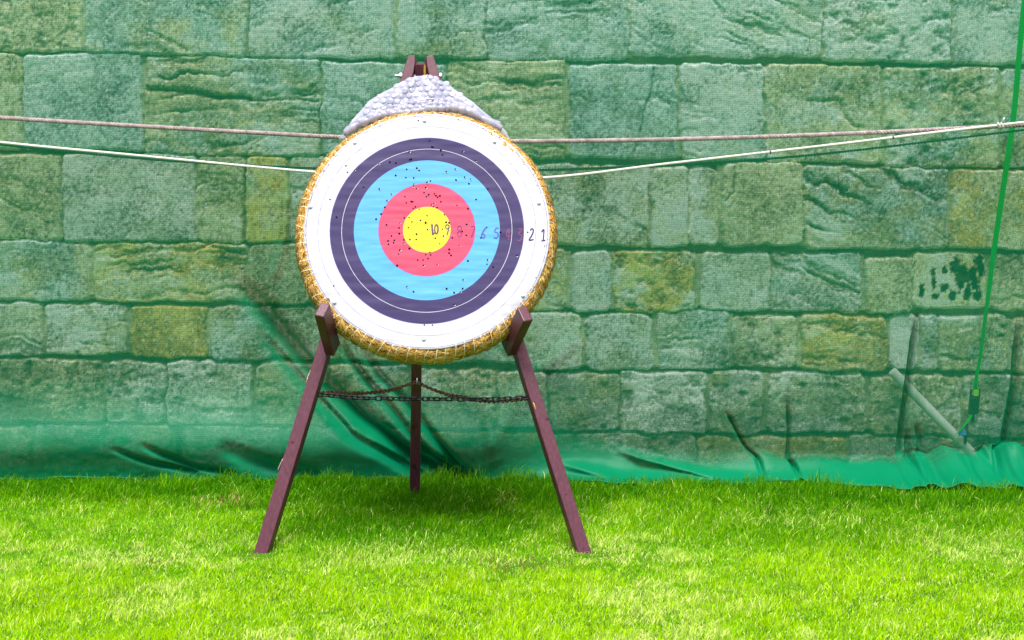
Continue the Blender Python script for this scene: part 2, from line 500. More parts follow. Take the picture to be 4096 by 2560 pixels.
bot = np.interp(pxn, [-600, 0, 900, 1250, 1600, 1850, 2050, 2150, 2419, 3000], [8.34, 8.34, 8.33, 8.32, 8.32, 8.31, 8.14, 8.05, 8.05, 8.15])
hsl = np.interp(pxn, [-600, 0, 900, 1250, 1500, 1900, 2150, 2500], [.30, .30, .34, .28, .16, .11, .10, .11])
tb = np.clip(1 - NZ / hsl, 0, 1)
NY = YN + (bot - YN) * (1 - np.sqrt(np.clip(1 - tb ** 2.2, 0, 1)))
tuck = smooth(1420, 1080, pxn)                 # on the left the foot of the cloth bellies out and tucks under
belly = .10 * smooth(.50, .12, NZ) + .055 * np.exp(-((NZ - .19) / .12) ** 2)
NY = NY * (1 - tuck) + tuck * (YN - belly)
NY += .03 * (fbm(NX * 1.3, NZ * .9, 101, 3) - .5)
NY += .006 * (fbm(NX * 9, NZ * 4, 103, 3) - .5)
dens = np.zeros(NX.shape, np.float32)
for pts, wd, amp, de in FOLDS:
    P = [at(a_, b_, YN) for a_, b_ in pts]
    P = np.array([(p.x, p.z) for p in P])
    D = np.full(NX.shape, 1e9); T = np.zeros(NX.shape); S = np.zeros(NX.shape)
    n = len(P) - 1
    for i, (a_, b_) in enumerate(zip(P[:-1], P[1:])):
        ab = b_ - a_
        t = np.clip(((NX - a_[0]) * ab[0] + (NZ - a_[1]) * ab[1]) / (ab @ ab), 0, 1)
        dd = np.hypot(NX - a_[0] - t * ab[0], NZ - a_[1] - t * ab[1])
        k = dd < D
        D[k] = dd[k]; T[k] = ((i + t) / n)[k]
        S[k] = (((NX - a_[0]) * ab[1] - (NZ - a_[1]) * ab[0]) / np.hypot(*ab))[k]
    ta = smooth(0, .22, T) * (1 - .3 * smooth(.9, 1, T))
    g = np.exp(-(D / wd) ** 2) * ta
    NY -= amp * g
    dens += de * np.exp(-((S - (.55 * wd if wd > .0125 else 0)) / (wd * .8)) ** 2) * np.exp(-(np.maximum(D - 2 * wd, 0) / wd) ** 2) * ta
# crumpled hem, gathered and doubled at the foot
cr = fbm(NX * 9, NZ * 14, 111, 3) - .5
rightw = smooth(1.7, 2.1, NX)
NY -= (.05 * cr * smooth(.22, .02, NZ)) * (.25 + 1.2 * rightw)
zd = np.interp(pxn, [0, 900, 1250, 1450, 1700, 2100, 2419], [.40, .40, .36, .20, .07, .06, .07])
zn = NZ + .05 * (fbm(NX * 3, NZ * 3, 117, 3) - .5)
dens += .88 * smooth(0, 1, (zd - zn) / (zd - .02)) ** 1.0
# the cloth lies slack against the ground at the very bottom
ZB = NZ.copy()
edge = .010 + .02 * (fbm(NX * 5, NX * 0, 119, 3) - .5) + .035 * rightw * (fbm(NX * 14, NX * 0 + 3, 121, 3) - .5) * 2
ZB = np.maximum(edge + NZ * .98, .006)
slack = smooth(.5, 1.0, NX + .0) * smooth(.16, .04, NZ)
def ridge(a_, b_, sd, wd_):
    return np.exp(-((vnoise(a_, b_, sd) - .5) / wd_) ** 2)
ZB += slack * (.3 + .7 * smooth(0, .05, NZ)) * (.042 * ridge(NX * 3.0 + .8 * NY, NY * 1.6, 131, .13) + .05 * np.maximum(fbm(NX * 4, NY * 5, 135, 2) - .42, 0) + rightw * (.045 * ridge(NX * 5 + NY, NY * 2.2, 133, .15) + .07 * np.maximum(fbm(NX * 7, NY * 6, 137, 2) - .45, 0)))
dens = np.clip(dens, 0, 1)
nz, nx = NX.shape
ii = (np.arange(nz - 1)[:, None] * nx + np.arange(nx - 1)[None]).ravel()
V = np.stack([NX.ravel(), NY.ravel(), ZB.ravel()], 1)
uv = np.stack([NX.ravel(), NZ.ravel(), NX.ravel() * 0], 1)
me = np_mesh("netting", V, np.stack([ii, ii + 1, ii + nx + 1, ii + nx], 1), attrs={"dens": ('FLOAT', dens.ravel()), "weave": ('FLOAT_VECTOR', uv)})
mn = bpy.data.materials.new("green_net")
mn.use_nodes = True
t = mn.node_tree; t.nodes.clear()
out = t.nodes.new("ShaderNodeOutputMaterial")
def M(m, op, a, b=None, c=None):
    n = N(m, "ShaderNodeMath", operation=op)
    for i, v in enumerate((a, b, c)):
        if v is None: continue
        if isinstance(v, (int, float)): n.inputs[i].default_value = v
        else: L(m, v, n.inputs[i])
    return n.outputs[0]
geo = N(mn, "ShaderNodeNewGeometry")
dt = N(mn, "ShaderNodeVectorMath", operation='DOT_PRODUCT')
L(mn, geo.outputs["Normal"], dt.inputs[0]); L(mn, geo.outputs["Incoming"], dt.inputs[1])
cosv = M(mn, 'MAXIMUM', M(mn, 'ABSOLUTE', dt.outputs["Value"]), .12)
wv = N(mn, "ShaderNodeAttribute", attribute_name="weave")
sp = N(mn, "ShaderNodeSeparateXYZ"); L(mn, wv.outputs["Vector"], sp.inputs[0])
def thread(c, pitch):
    s = M(mn, 'SINE', M(mn, 'MULTIPLY', c, 2 * math.pi / pitch))
    return M(mn, 'MULTIPLY_ADD', s, .5, .5)
wz = thread(sp.outputs[1], .0092)
wxx = thread(sp.outputs[0], .0088)
patt = M(mn, 'MULTIPLY_ADD', wz, .26, M(mn, 'MULTIPLY', wxx, .12))       # 0..0.36
lo = noise_node(mn, 3, 4, .6)
open_ = M(mn, 'ADD', M(mn, 'MULTIPLY_ADD', lo.outputs[0], -.16, .485), M(mn, 'MULTIPLY', patt, .75))    # open area seen square on
dn = N(mn, "ShaderNodeAttribute", attribute_name="dens")
open2 = M(mn, 'MULTIPLY', open_, M(mn, 'SUBTRACT', 1.0, dn.outputs["Fac"]))
fac = M(mn, 'POWER', M(mn, 'MAXIMUM', open2, .001), M(mn, 'MULTIPLY_ADD', M(mn, 'DIVIDE', 1.0, cosv), .55, .45))
df = N(mn, "ShaderNodeBsdfDiffuse"); df.inputs[0].default_value = (.001, .245, .108, 1)
tl = N(mn, "ShaderNodeBsdfTranslucent"); tl.inputs[0].default_value = (.001, .24, .105, 1)
gl = N(mn, "ShaderNodeBsdfGlossy"); gl.inputs[0].default_value = (.6, .8, .75, 1); gl.inputs["Roughness"].default_value = .45
s1 = N(mn, "ShaderNodeMixShader"); s1.inputs[0].default_value = .35
L(mn, df.outputs[0], s1.inputs[1]); L(mn, tl.outputs[0], s1.inputs[2])
s3 = N(mn, "ShaderNodeMixShader"); s3.inputs[0].default_value = .015
L(mn, s1.outputs[0], s3.inputs[1]); L(mn, gl.outputs[0], s3.inputs[2])
tr = N(mn, "ShaderNodeBsdfTransparent")
s2 = N(mn, "ShaderNodeMixShader")
L(mn, fac, s2.inputs[0]); L(mn, s3.outputs[0], s2.inputs[1]); L(mn, tr.outputs[0], s2.inputs[2])
L(mn, s2.outputs[0], out.inputs[0])
me.materials.append(mn)
net = tag(link("netting", me), "see-through green backstop netting hung in front of the stone wall, gathered on the grass", "netting")

# rolled hem along the foot of the cloth
m_hem = new_mat("green_hem", (.001, .17, .075), .7, .2)
hemp = [Vector((NX[0, i], NY[0, i] - .002, ZB[0, i] + .003)) for i in range(0, NX.shape[1], 3)]
mb = MB()
mb.tube(hemp, [.0045 + .002 * math.sin(i * .37) * math.sin(i * .11) for i in range(len(hemp))], 7)
mb.build("hem", m_hem, net, True)

# ------------------------------------------------------------------ ropes in front of the net
def rope(name, pts, rad, strands, lay, mat, label, group=None):
    n = 1700
    P = spline(pts, n)
    mb = MB()
    acc = 0.0; lens = [0.0]
    for i in range(1, n):
        acc += (P[i] - P[i - 1]).length; lens.append(acc)
    for s in range(strands):
        q = []
        for i in range(n):
            tng = (P[min(i + 1, n - 1)] - P[max(i - 1, 0)]).normalized()
            a_ = tng.cross(Vector((0, 0, 1))).normalized(); b_ = tng.cross(a_)
            ph = lens[i] / lay * 2 * math.pi + s * 2 * math.pi / strands
            q.append(P[i] + (a_ * math.cos(ph) + b_ * math.sin(ph)) * rad * .56)
        mb.tube(q, rad * .46, 7)
    return mb, P
YR = 8.39
m_r1 = new_mat("hemp_rope", (.42, .33, .33), .85, .2)
nn = noise_node(m_r1, 40, 4)
rr = ramp(m_r1, nn.outputs[0], [(.3, (.24, .18, .18)), (.65, (.50, .39, .40))])
L(m_r1, rr.outputs[0], bsdf(m_r1).inputs["Base Color"])
m_r2 = new_mat("white_rope", (.72, .68, .64), .8, .25)
m_r3 = new_mat("green_cord", (.03, .08, .07), .8, .2)
m_kn = new_mat("rope_whipping", (.10, .05, .05), .8, .2)
mb, _ = rope("rope", [at(x, y, YR) for x, y in [(-700, 230), (-350, 254), (0, 278), (400, 302), (800, 324), (1010, 332), (1225, 334), (1600, 329), (2000, 316), (2370, 298), (2700, 278), (3100, 250)]], .0112, 3, .050, m_r1, "")
o = mb.build("rope", m_r1, None, True)
tag(o, "thick three-strand pinkish grey rope strung above the white rope across the netting", "rope", "ropes across the netting")
wp = [(-700, 252), (-350, 295), (0, 336), (300, 365), (725, 405), (1000, 423), (1285, 420), (1600, 384), (2000, 338), (2200, 314), (2366, 295), (2700, 258), (3100, 210)]
mb, _ = rope("rope", [at(x, y, YR - .025) for x, y in wp], .0070, 3, .026, m_r2, "")
o = mb.build("rope", m_r2, None, True)
tag(o, "thin white rope sagging behind the target and knotted to the pinkish rope at right", "rope", "ropes across the netting")
kb = MB()
kc = at(2366, 296, YR - .03)
lp = [kc + Vector((.004 * math.sin(i * 2.2), .008 * math.cos(i * 1.1), .012 * math.sin(i * 1.1))) + Vector((.0026 * i - .02, 0, 0)) for i in range(12)]
kb.tube(spline(lp, 70), .0038, 7)
kb.tube([kc + Vector((.002, -.01, .01)), kc + Vector((.006, -.012, .03)), kc + Vector((.010, -.012, .036))], .004, 6)
kb.build("knot", m_r2, o, True)
for (x, y) in [(1818, 360), (2108, 325)]:
    b_ = MB()
    c0 = at(x, y, YR - .025); c1 = at(x + 3.2, y - .5, YR - .025)
    b_.tube([c0, c1], .0082, 9)
    b_.build("whipping", m_kn, o, True)
cp = [(-700, 268), (-350, 304), (0, 341), (137, 356), (344, 375), (457, 383), (586, 391), (722, 397), (1000, 404), (1274, 402), (1473, 395), (1630, 388), (1949, 363), (2419, 307), (2750, 265), (3100, 222)]
mb, _ = rope("cord", [at(x, y, YN + .035) for x, y in cp], .0075, 2, .030, m_r3, "")
o = mb.build("cord", m_r3, None, True)
tag(o, "dark green twisted cord threaded along the netting just beside the white rope", "cord")

# ------------------------------------------------------------------ pole, strap and ratchet behind the net, right
YP = 8.64
m_pole = new_mat("weathered_pole", (.42, .43, .38), .8, .2)
nn = noise_node(m_pole, 25, 5, .6, stretch=(1, 1, .2))
rr = ramp(m_pole, nn.outputs[0], [(.3, (.66, .67, .62)), (.7, (.90, .90, .84))])
L(m_pole, rr.outputs[0], bsdf(m_pole).inputs["Base Color"])
pa = at(2106, 876, 8.69); pb = at(2330, 1106, 8.64)
pb = pa + (pb - pa) * ((pa.z + .05) / (pa.z - pb.z))
mb = MB()
mb.tube([pa + (pb - pa) * k for k in (0, .004, .02, .5, 1)], [.020, .0235, .0245, .0245, .0245], 20)
o = mb.build("pole", m_pole, None, True)
tag(o, "grey round pole leaning behind the netting at lower right", "pole")
m_strap = new_mat("green_webbing", (.01, .52, .02), .6, .3)
nn = noise_node(m_strap, 400, 2)
bump(m_strap, nn.outputs[0], .3, .002)
m_blk = new_mat("black_metal", (.012, .014, .016), .45, .5)
m_yel = new_mat("buckle_plate", (.45, .8, .05), .4, .5)
m_blu = new_mat("blue_tag", (.12, .35, .9), .6, .3)
rt = thing("ratchet_strap", at(2300, 975, YP), "bright green webbing strap with a black ratchet buckle hanging behind the netting", "strap")
SP = [(2468, -330, 13.5, 8.72), (2421, 0, 13, YP), (2396, 260, 13, YP), (2380, 376, 12.5, YP), (2349, 586, 10, YP), (2329, 740, 5, YP), (2316, 840, 4, YP), (2305, 900, 4.5, YP), (2304, 922, 9, YP)]
vs = []; fs = []
cen = spline([at(x, y, Yq) for x, y, _, Yq in SP], 120)
wds = np.interp(np.linspace(0, len(SP) - 1, 120), range(len(SP)), [s[2] for s in SP])
for i in range(120):
    hw = .0138
    cs = min(1, wds[i] / 13.2); an = math.acos(cs)
    e = Vector((math.cos(an), -math.sin(an), 0)) * hw
    th = Vector((math.sin(an), math.cos(an), 0)) * .0012
    c_ = cen[i]
    vs += [c_ - e - th, c_ + e - th, c_ + e + th, c_ - e + th]
for i in range(119):
    for k in range(4):
        k2 = (k + 1) % 4
        fs.append((i * 4 + k, i * 4 + k2, i * 4 + 4 + k2, i * 4 + 4 + k))
mb = MB(); mb.add(vs, fs); mb.build("webbing", m_strap, rt)
mb = MB()
b0 = at(2304, 919, YP - .02); b1 = at(2299, 976, YP - .02); ax = (b1 - b0)
for sx in (-1, 1):
    mb.box((b0 + b1) / 2 + Vector((sx * .0205, 0, 0)), Vector((.003, 0, 0)), Vector((0, .014, 0)), ax * .5)
mb.box(b0 + ax * .68, Vector((.02, 0, 0)), Vector((0, .012, 0)), ax * .30)
mb.tube([b0 + ax * .3 + Vector((-.024, 0, 0)), b0 + ax * .3 + Vector((.024, 0, 0))], .008, 10)
mb.tube([b0 + ax * .98 + Vector((-.026, 0, 0)), b0 + ax * .98 + Vector((.02, 0, 0))], .009, 10)
mb.box(b0 + ax * 1.18, Vector((.008, 0, 0)), Vector((0, .006, 0)), ax * .2)
bk = mb.build("buckle", m_blk, rt, bevel=.002)
mb = MB(); mb.box(b0 + ax * .15 + Vector((.003, -.012, 0)), Vector((.0125, 0, 0)), Vector((0, .002, 0)), ax * .13); mb.build("plate", m_yel, bk, bevel=.001)
mb = MB()
tp = spline([at(x, y, YP - d_) for x, y, d_ in [(2300, 972, .02), (2288, 992, .03), (2272, 1012, .04), (2259, 1026, .05), (2245, 1040, .05)]], 24)
vs = []; fs = []
for i, c_ in enumerate(tp):
    hw = np.interp(i, [0, 6, 14, 23], [.010, .013, .009, .004])
    e = Vector((.85, 0, .5)) * hw; th = Vector((0, .0012, 0))
    vs += [c_ - e - th, c_ + e - th, c_ + e + th, c_ - e + th]
for i in range(len(tp) - 1):
    for k in range(4):
        k2 = (k + 1) % 4
        fs.append((i * 4 + k, i * 4 + k2, i * 4 + 4 + k2, i * 4 + 4 + k))
fs += [(0, 3, 2, 1)]
mb.add(vs, fs); mb.build("webbing_tail", m_strap, rt)
mb = MB()
c0 = at(2273, 1023, YP - .03)
mb.box(c0, Vector((.020, 0, .003)), Vector((0, .002, 0)), Vector((-.003, 0, .013))); mb.build("tag", m_blu, rt, bevel=.001)
mb = MB(); mb.tube([at(2284, 1000, YP - .01), at(2280, 1048, YP - .02)], .008, 8); mb.build("hook", m_blk, rt, True)

# ------------------------------------------------------------------ target stand
LEAN = R(20)
EV = Vector((0, math.sin(LEAN), math.cos(LEAN)))          # up along the leaning plane
EN = Vector((0, -math.cos(LEAN), math.sin(LEAN)))         # out of it, towards the archer
EX = Vector((1, 0, 0))
FL = ground(612, 1308); FR = ground(1383, 1306)
P0 = Vector((0, (FL.y + FR.y) / 2, 0))                    # the front faces of the legs lie in this plane
def onleg(px, py, off=0.0):
    return plane_hit(px, py, P0 + EN * off, EN)
m_wood = new_mat("maroon_stained_wood", (.10, .025, .04), .38, .45)
nn = noise_node(m_wood, 14, 6, .6, stretch=(8, 8, .35))
rr = ramp(m_wood, nn.outputs[0], [(.25, (.058, .011, .022)), (.5, (.092, .019, .036)), (.75, (.130, .032, .054))])
nk = noise_node(m_wood, 9, 2, .5, stretch=(1.6, 1.6, 1))
rk = ramp(m_wood, nk.outputs[0], [(.0, (1, 1, 1)), (.70, (1, 1, 1)), (.76, (.38, .25, .28)), (.85, (.3, .2, .2))])
mx = N(m_wood, "ShaderNodeMix", data_type='RGBA', blend_type='MULTIPLY'); mx.inputs[0].default_value = 1
L(m_wood, rr.outputs[0], mx.inputs[6]); L(m_wood, rk.outputs[0], mx.inputs[7])
L(m_wood, mx.outputs[2], bsdf(m_wood).inputs["Base Color"])
bump(m_wood, nn.outputs[0], .25, .003)
m_bare = new_mat("bare_wood", (.62, .33, .08), .7, .2)
m_knot = new_mat("wood_knot", (.035, .006, .010), .5, .3)
m_end = new_mat("worn_end_grain", (.55, .42, .36), .8, .2)
nn = noise_node(m_end, 60, 4)
rr = ramp(m_end, nn.outputs[0], [(.35, (.25, .12, .13)), (.6, (.62, .5, .42))])
L(m_end, rr.outputs[0], bsdf(m_end).inputs["Base Color"])
m_steel = new_mat("zinc_steel", (.6, .6, .65), .3, .5); bsdf(m_steel).inputs["Metallic"].default_value = .9
m_iron = new_mat("black_chain_iron", (.007, .008, .012), .5, .3)
m_rust = new_mat("rusty_chain_iron", (.16, .06, .03), .75, .3)
nn = noise_node(m_rust, 60, 4)
rr = ramp(m_rust, nn.outputs[0], [(.3, (.05, .03, .03)), (.6, (.26, .10, .05))])
L(m_rust, rr.outputs[0], bsdf(m_rust).inputs["Base Color"])

stand = thing("target_stand", (FL + FR) / 2 + Vector((0, .5, 0)), "three-legged maroon wooden easel holding up the round target on two pegs", "stand")
DEP = .047
def prism(face_pts, depth_vec, mats, parent, name, bevel=.003, end_mi=None):
    mb = MB()
    n = len(face_pts)
    vs = list(face_pts) + [p + depth_vec for p in face_pts]
    fs = [tuple(range(n)), tuple(range(2 * n - 1, n - 1, -1))]
    mi = [0, 0]
    for i in range(n):
        j = (i + 1) % n
        fs.append((j, i, i + n, j + n)); mi.append(1 if end_mi and i in end_mi else 0)
    mb.add(vs, fs)
    mb.mi = mi
    return mb.build(name, mats, parent, bevel=bevel)
# front legs: outline in the leaning plane, inner edge cut upright near the top
def leg(outer_top, inner_top, inner_cut, outer_foot, inner_foot, yaw, sgn):
    pts = [onleg(*outer_top), onleg(*inner_top), onleg(*inner_cut), onleg(*inner_foot), onleg(*outer_foot)]
    if sgn > 0: pts = pts[::-1]
    dv = -EN * DEP + EX * math.tan(yaw) * DEP
    return pts, dv
pl_, dv = leg((965, 131), (980, 131), (978, 166), (594, 1318), (624, 1318), R(9), -1)
pl_ = [onleg(963, 133), onleg(968, 130), onleg(980, 131.5), onleg(981, 146), onleg(977, 170), onleg(628, 1318), onleg(595, 1318)]
legl = prism(pl_, -EN * DEP + EX * .0085, [m_wood, m_end], stand, "leg", end_mi=(0, 1))
pr_ = [onleg(1007, 133), onleg(1022, 129.5), onleg(1024.5, 132), onleg(1401, 1316), onleg(1369, 1316), onleg(1012, 172), onleg(1008, 152)]
legr = prism(pr_, -EN * DEP - EX * .0125, [m_wood, m_end], stand, "leg", end_mi=(0, 1))
# rear leg
rf = ground(980, 1174)
rt0 = onleg(994, 150, -.012); rtop = Vector((rt0.x, rt0.y, rt0.z))
ra = (rtop - rf).normalized()
rf2 = rf - ra * .06
rx = EX; rn = ra.cross(rx).normalized()
if rn.y > 0: rn = -rn
hw = .0235
bl_ = [rf2 - rx * hw, rf2 + rx * hw, rtop + rx * hw * .92, rtop - rx * hw]
mb = MB()
f4 = [p + rn * hw for p in bl_]; b4 = [p - rn * hw for p in bl_]
mb.add(f4 + b4, [(0, 1, 2, 3), (7, 6, 5, 4), (1, 0, 4, 5), (3, 2, 6, 7), (2, 1, 5, 6), (0, 3, 7, 4)])
legb = mb.build("leg", m_wood, stand, bevel=.003)
mb = MB()       # chipped strip of bare timber at its head
sa = rtop + rx * (hw * .92) + rn * (hw + .001)
sx_ = [(.0, -.002), (-.006, -.004), (-.007, -.03), (-.005, -.05), (-.006, -.075), (.001, -.08), (.003, -.05), (.002, -.02)]
fr = [sa + rx * (a_ - .001) + ra * b_ for a_, b_ in sx_]
bkp = [p - rn * .02 + rx * .002 for p in fr]
n = len(fr)
mb.add(fr + bkp, [tuple(range(n)), tuple(range(2 * n - 1, n - 1, -1))] + [((i + 1) % n, i, i + n, (i + 1) % n + n) for i in range(n)])
mb.build("bare_patch", m_bare, legb)
# bolt through the head
mb = MB()
bp = onleg(993, 179, -.022)
mb.tube([Vector((onleg(933, 178, -.022).x, bp.y, bp.z)), Vector((onleg(1043, 177, -.022).x, bp.y, bp.z))], .0055, 12)
for q in (947, 1041):
    c = Vector((onleg(q, 178, -.022).x, bp.y, bp.z)); mb.tube([c - EX * .004, c + EX * .004], .0125, 6)
mb.build("bolt", m_steel, stand, False)
# knots and screw holes on the front faces, 1 mm proud
def blotch(px, py, rx_, rz_, mat, name, parent):
    c = onleg(px, py, .0012)
    mb = MB(); k = 14; r_ = np.random.default_rng(int(px * 7 + py))
    ring = [c + EX * rx_ * math.cos(2 * math.pi * i / k) * r_.uniform(.75, 1.15) + EV * rz_ * math.sin(2 * math.pi * i / k) * r_.uniform(.75, 1.15) for i in range(k)]
    mb.add(ring, [tuple(range(k))]); mb.build(name, mat, parent)
for (x, y, a_, b_, par) in [(690, 1045, .007, .004, legl), (1294, 990, .008, .006, legr), (1337, 1168, .005, .002, legr), (741, 887, .003, .0015, legl)]:
    blotch(x, y, a_, b_, m_knot, "knot", par)
for (x, y, par) in [(1229, 849, legr), (1234, 861, legr), (1250, 914, legr), (1262, 950, legr)]:
    blotch(x, y, .002, .0025, m_knot, "screw_hole", par)

# pegs that carry the boss
def peg(base, top, endq, sgn, name="peg"):
    B = onleg(*base, .0)
    # end centre: chosen so the peg is 0.27 m long and rises towards the archer
    d = ray(*top)
    A = d.dot(d); Bq = d.dot(CAM - B); C = (CAM - B).dot(CAM - B) - .255 ** 2
    disc = max(Bq * Bq - A * C, 0)
    E = CAM + d * ((-Bq - math.sqrt(disc)) / A)
    ax = (E - B).normalized()
    legdir = (onleg(990, 130) - (onleg(612, 1308) if sgn < 0 else onleg(1383, 1306))).normalized()
    v = (legdir - ax * legdir.dot(ax)).normalized()
    u = ax.cross(v).normalized()
    B2 = B - ax * .01
    mid = (B2 + E) / 2; h = (E - B2) * .5
    mb = MB()
    mb.box(mid, u * .0215, v * .036, h)
    # worn end: arris knocked off
    return mb.build(name, m_wood, stand, bevel=.005)
peg((785, 821), (761, 731), None, -1)
peg((1203, 821), (1241, 741), None, 1)

# ------------------------------------------------------------------ chains between the legs
def chain(pts, pitch, wire, wid, mat, name="chain"):
    P = spline(pts, 400)
    ln = [0.0]
    for i in range(1, 400): ln.append(ln[-1] + (P[i] - P[i - 1]).length)
    tot = ln[-1]; n = int(tot / pitch)
    mb = MB()
    r_ = np.random.default_rng(int(tot * 1000))
    tw = 0.0
    for k in range(n):
        s = (k + .5) * tot / n
        i = min(np.searchsorted(ln, s), 398)
        c = P[i]; t_ = (P[min(i + 2, 399)] - P[max(i - 2, 0)]).normalized()
        up = Vector((0, 0, 1)); s_ = t_.cross(up).normalized(); up = s_.cross(t_)
        tw = r_.uniform(-.25, .25) + (.5 if k % 2 else -.0) * math.pi + .35
        w_ = up * math.cos(tw) + s_ * math.sin(tw)
        hl = pitch * .5 + wire * .9 - wid * .5
        loop = []
        for j in range(16):
            q = 2 * math.pi * j / 16
            cx_ = math.cos(q)
            loop.append(c + t_ * (cx_ * wid * .5 + (hl if cx_ > 0.01 else -hl if cx_ < -.01 else 0)) + w_ * math.sin(q) * wid * .5)
        nrm = t_.cross(w_).normalized()
        vs = []; fs = []
        for j in range(16):
            tg = (loop[(j + 1) % 16] - loop[j - 1]).normalized(); o1 = tg.cross(nrm)
            for m_ in range(6):
                q = 2 * math.pi * m_ / 6
                vs.append(loop[j] + (o1 * math.cos(q) + nrm * math.sin(q)) * wire)
        for j in range(16):
            j2 = (j + 1) % 16
            for m_ in range(6):
                m2 = (m_ + 1) % 6
                fs.append((j * 6 + m_, j * 6 + m2, j2 * 6 + m2, j2 * 6 + m_))
        mb.add(vs, fs)
    return mb.build(name, mat, stand, True)
a0 = onleg(748, 930, -.03); a1 = onleg(1247, 939, -.03)
def between(pa, pb, pix):
    out = []
    for (x, y) in pix:
        f = (x - pix[0][0]) / (pix[-1][0] - pix[0][0])
        out.append(at(x, y, pa.y + (pb.y - pa.y) * f))
    return out
hook = Vector((rf.x + (rtop.x - rf.x) * .0, 0, 0))
hz = plane_hit(984, 903, rf + rn * (hw + .012), rn)
c1 = chain(between(a0, a1, [(748, 931), (800, 936), (850, 940), (920, 941.5), (1000, 942.5), (1080, 943), (1160, 943), (1247, 940)]), .0245, .0034, .0175, m_iron)
c1["label"] = "black front chain hanging between the two front legs"
c2 = chain(between(a0, hz, [(748, 927), (800, 929), (860, 929), (920, 922), (960, 910), (982, 903)]), .0175, .0026, .0165, m_rust)
c2["label"] = "rusty chain running to the rear leg"
c3 = chain(between(hz, a1, [(986, 904), (1020, 919), (1060, 933), (1090, 938), (1140, 947), (1190, 947), (1247, 941)]), .0175, .0026, .0165, m_rust)
c3["label"] = "rusty chain running to the rear leg"
mb = MB()
mb.tube(spline([hz + Vector((.002, .012, .018)), hz + Vector((.003, -.006, .016)), hz + Vector((.003, -.012, .004)), hz + Vector((.001, -.008, -.006)), hz + Vector((-.001, 0, -.006))], 20), .0038, 8)
mb.build("hook", m_steel, stand, True)
# slivers of split timber on the legs
for (x0_, y0_, x1_, y1_, par) in [(736, 868, 722, 906, legl), (669, 1082, 656, 1110, legl), (1258, 945, 1266, 968, legr)]:
    mb = MB(); p0 = onleg(x0_, y0_, -.004); p1 = onleg(x1_, y1_, .004)
    e = EX * .0022
    mb.add([p0 - e * .4, p0 + e * .4, (p0 + p1) / 2 + e + EN * .004, p1 + e * .2, p1 - e * .2, (p0 + p1) / 2 - e + EN * .004], [(0, 1, 2, 5), (5, 2, 3, 4)])
    mb.build("splinter", m_end if par is legl else m_bare, par)

# ------------------------------------------------------------------ archery target
TB = .125                                                  # thickness of the straw boss
FC = plane_hit(1008.5, 543.5, P0 + EN * TB, EN)           # centre of the face
RF = 290.5 * ((FC - CAM).dot(ray(PCX, PCY))) / FP          # radius of the paper
UNIT = RF / 290.5
RB = RF + 20.5 * UNIT
target = thing("archery_target", FC - EN * TB - EV * RB, "large round straw archery target with a coloured ring face pinned on", "target")
def fpt(u, v, o=0.0, c=None):
    return (c or FC) + EX * u + EV * v + EN * o
def face_uv(px, py):
    p = plane_hit(px, py, FC, EN) - FC
    return p.dot(EX), p.dot(EV)
# straw boss: flat disc with a rounded outer coil, bulging between ties
BC = FC + EV * (-3.8 * UNIT) - EX * (2.5 * UNIT)
NT = 84
nth = NT * 8; prof = 22
rb = np.random.default_rng(77)
th = np.arange(nth) / nth * 2 * np.pi
rc = .062                                                  # half thickness of the coil
def coil(thv, ph, lift=0.0):
    """surface point of the outer coil: ph 0 = outermost, +90deg = front"""
    k = np.abs(np.cos(thv * NT / 2)) ** 6
    bulge = 1 - .085 * k + .05 * (vnoise(thv * 14 + 50, ph * 2.0 + 9, 201) - .5)
    a_ = (.050 * bulge + lift); b_ = (rc * bulge + lift)
    r_ = RB - .050 + a_ * np.cos(ph) + .006 * (vnoise(thv * 6 + 100, ph * 0 + 3, 203) - .5)
    o_ = -rc - .001 + b_ * np.sin(ph)
    return r_, o_
PH = np.linspace(-np.pi / 2, np.pi / 2, prof)
TH, PP = np.meshgrid(th, PH, indexing='ij')
r_, o_ = coil(TH, PP)
def tow(r_, o_, thv):
    u = r_ * np.cos(thv); v = r_ * np.sin(thv)
    P = np.array(BC)[None] + u.ravel()[:, None] * np.array(EX) + v.ravel()[:, None] * np.array(EV) + o_.ravel()[:, None] * np.array(EN)
    return P
V = tow(r_, o_, TH)
q = []
I = np.arange(nth)[:, None] * prof + np.arange(prof - 1)[None]
I2 = ((np.arange(nth)[:, None] + 1) % nth) * prof + np.arange(prof - 1)[None]
q = np.stack([I.ravel(), I2.ravel(), I2.ravel() + 1, I.ravel() + 1], 1)
nv = len(V)
fc_ = np.array(BC - EN * .004)[None]; bc_ = np.array(BC - EN * (2 * rc))[None]
V = np.concatenate([V, fc_, bc_])
k = np.arange(nth); k2 = (k + 1) % nth
tris = np.concatenate([np.stack([k * prof + prof - 1, k2 * prof + prof - 1, np.full(nth, nv)], 1), np.stack([k2 * prof, k * prof, np.full(nth, nv + 1)], 1)])
base_c = np.tile(np.array([(.16, .08, .02)]), (len(V), 1))
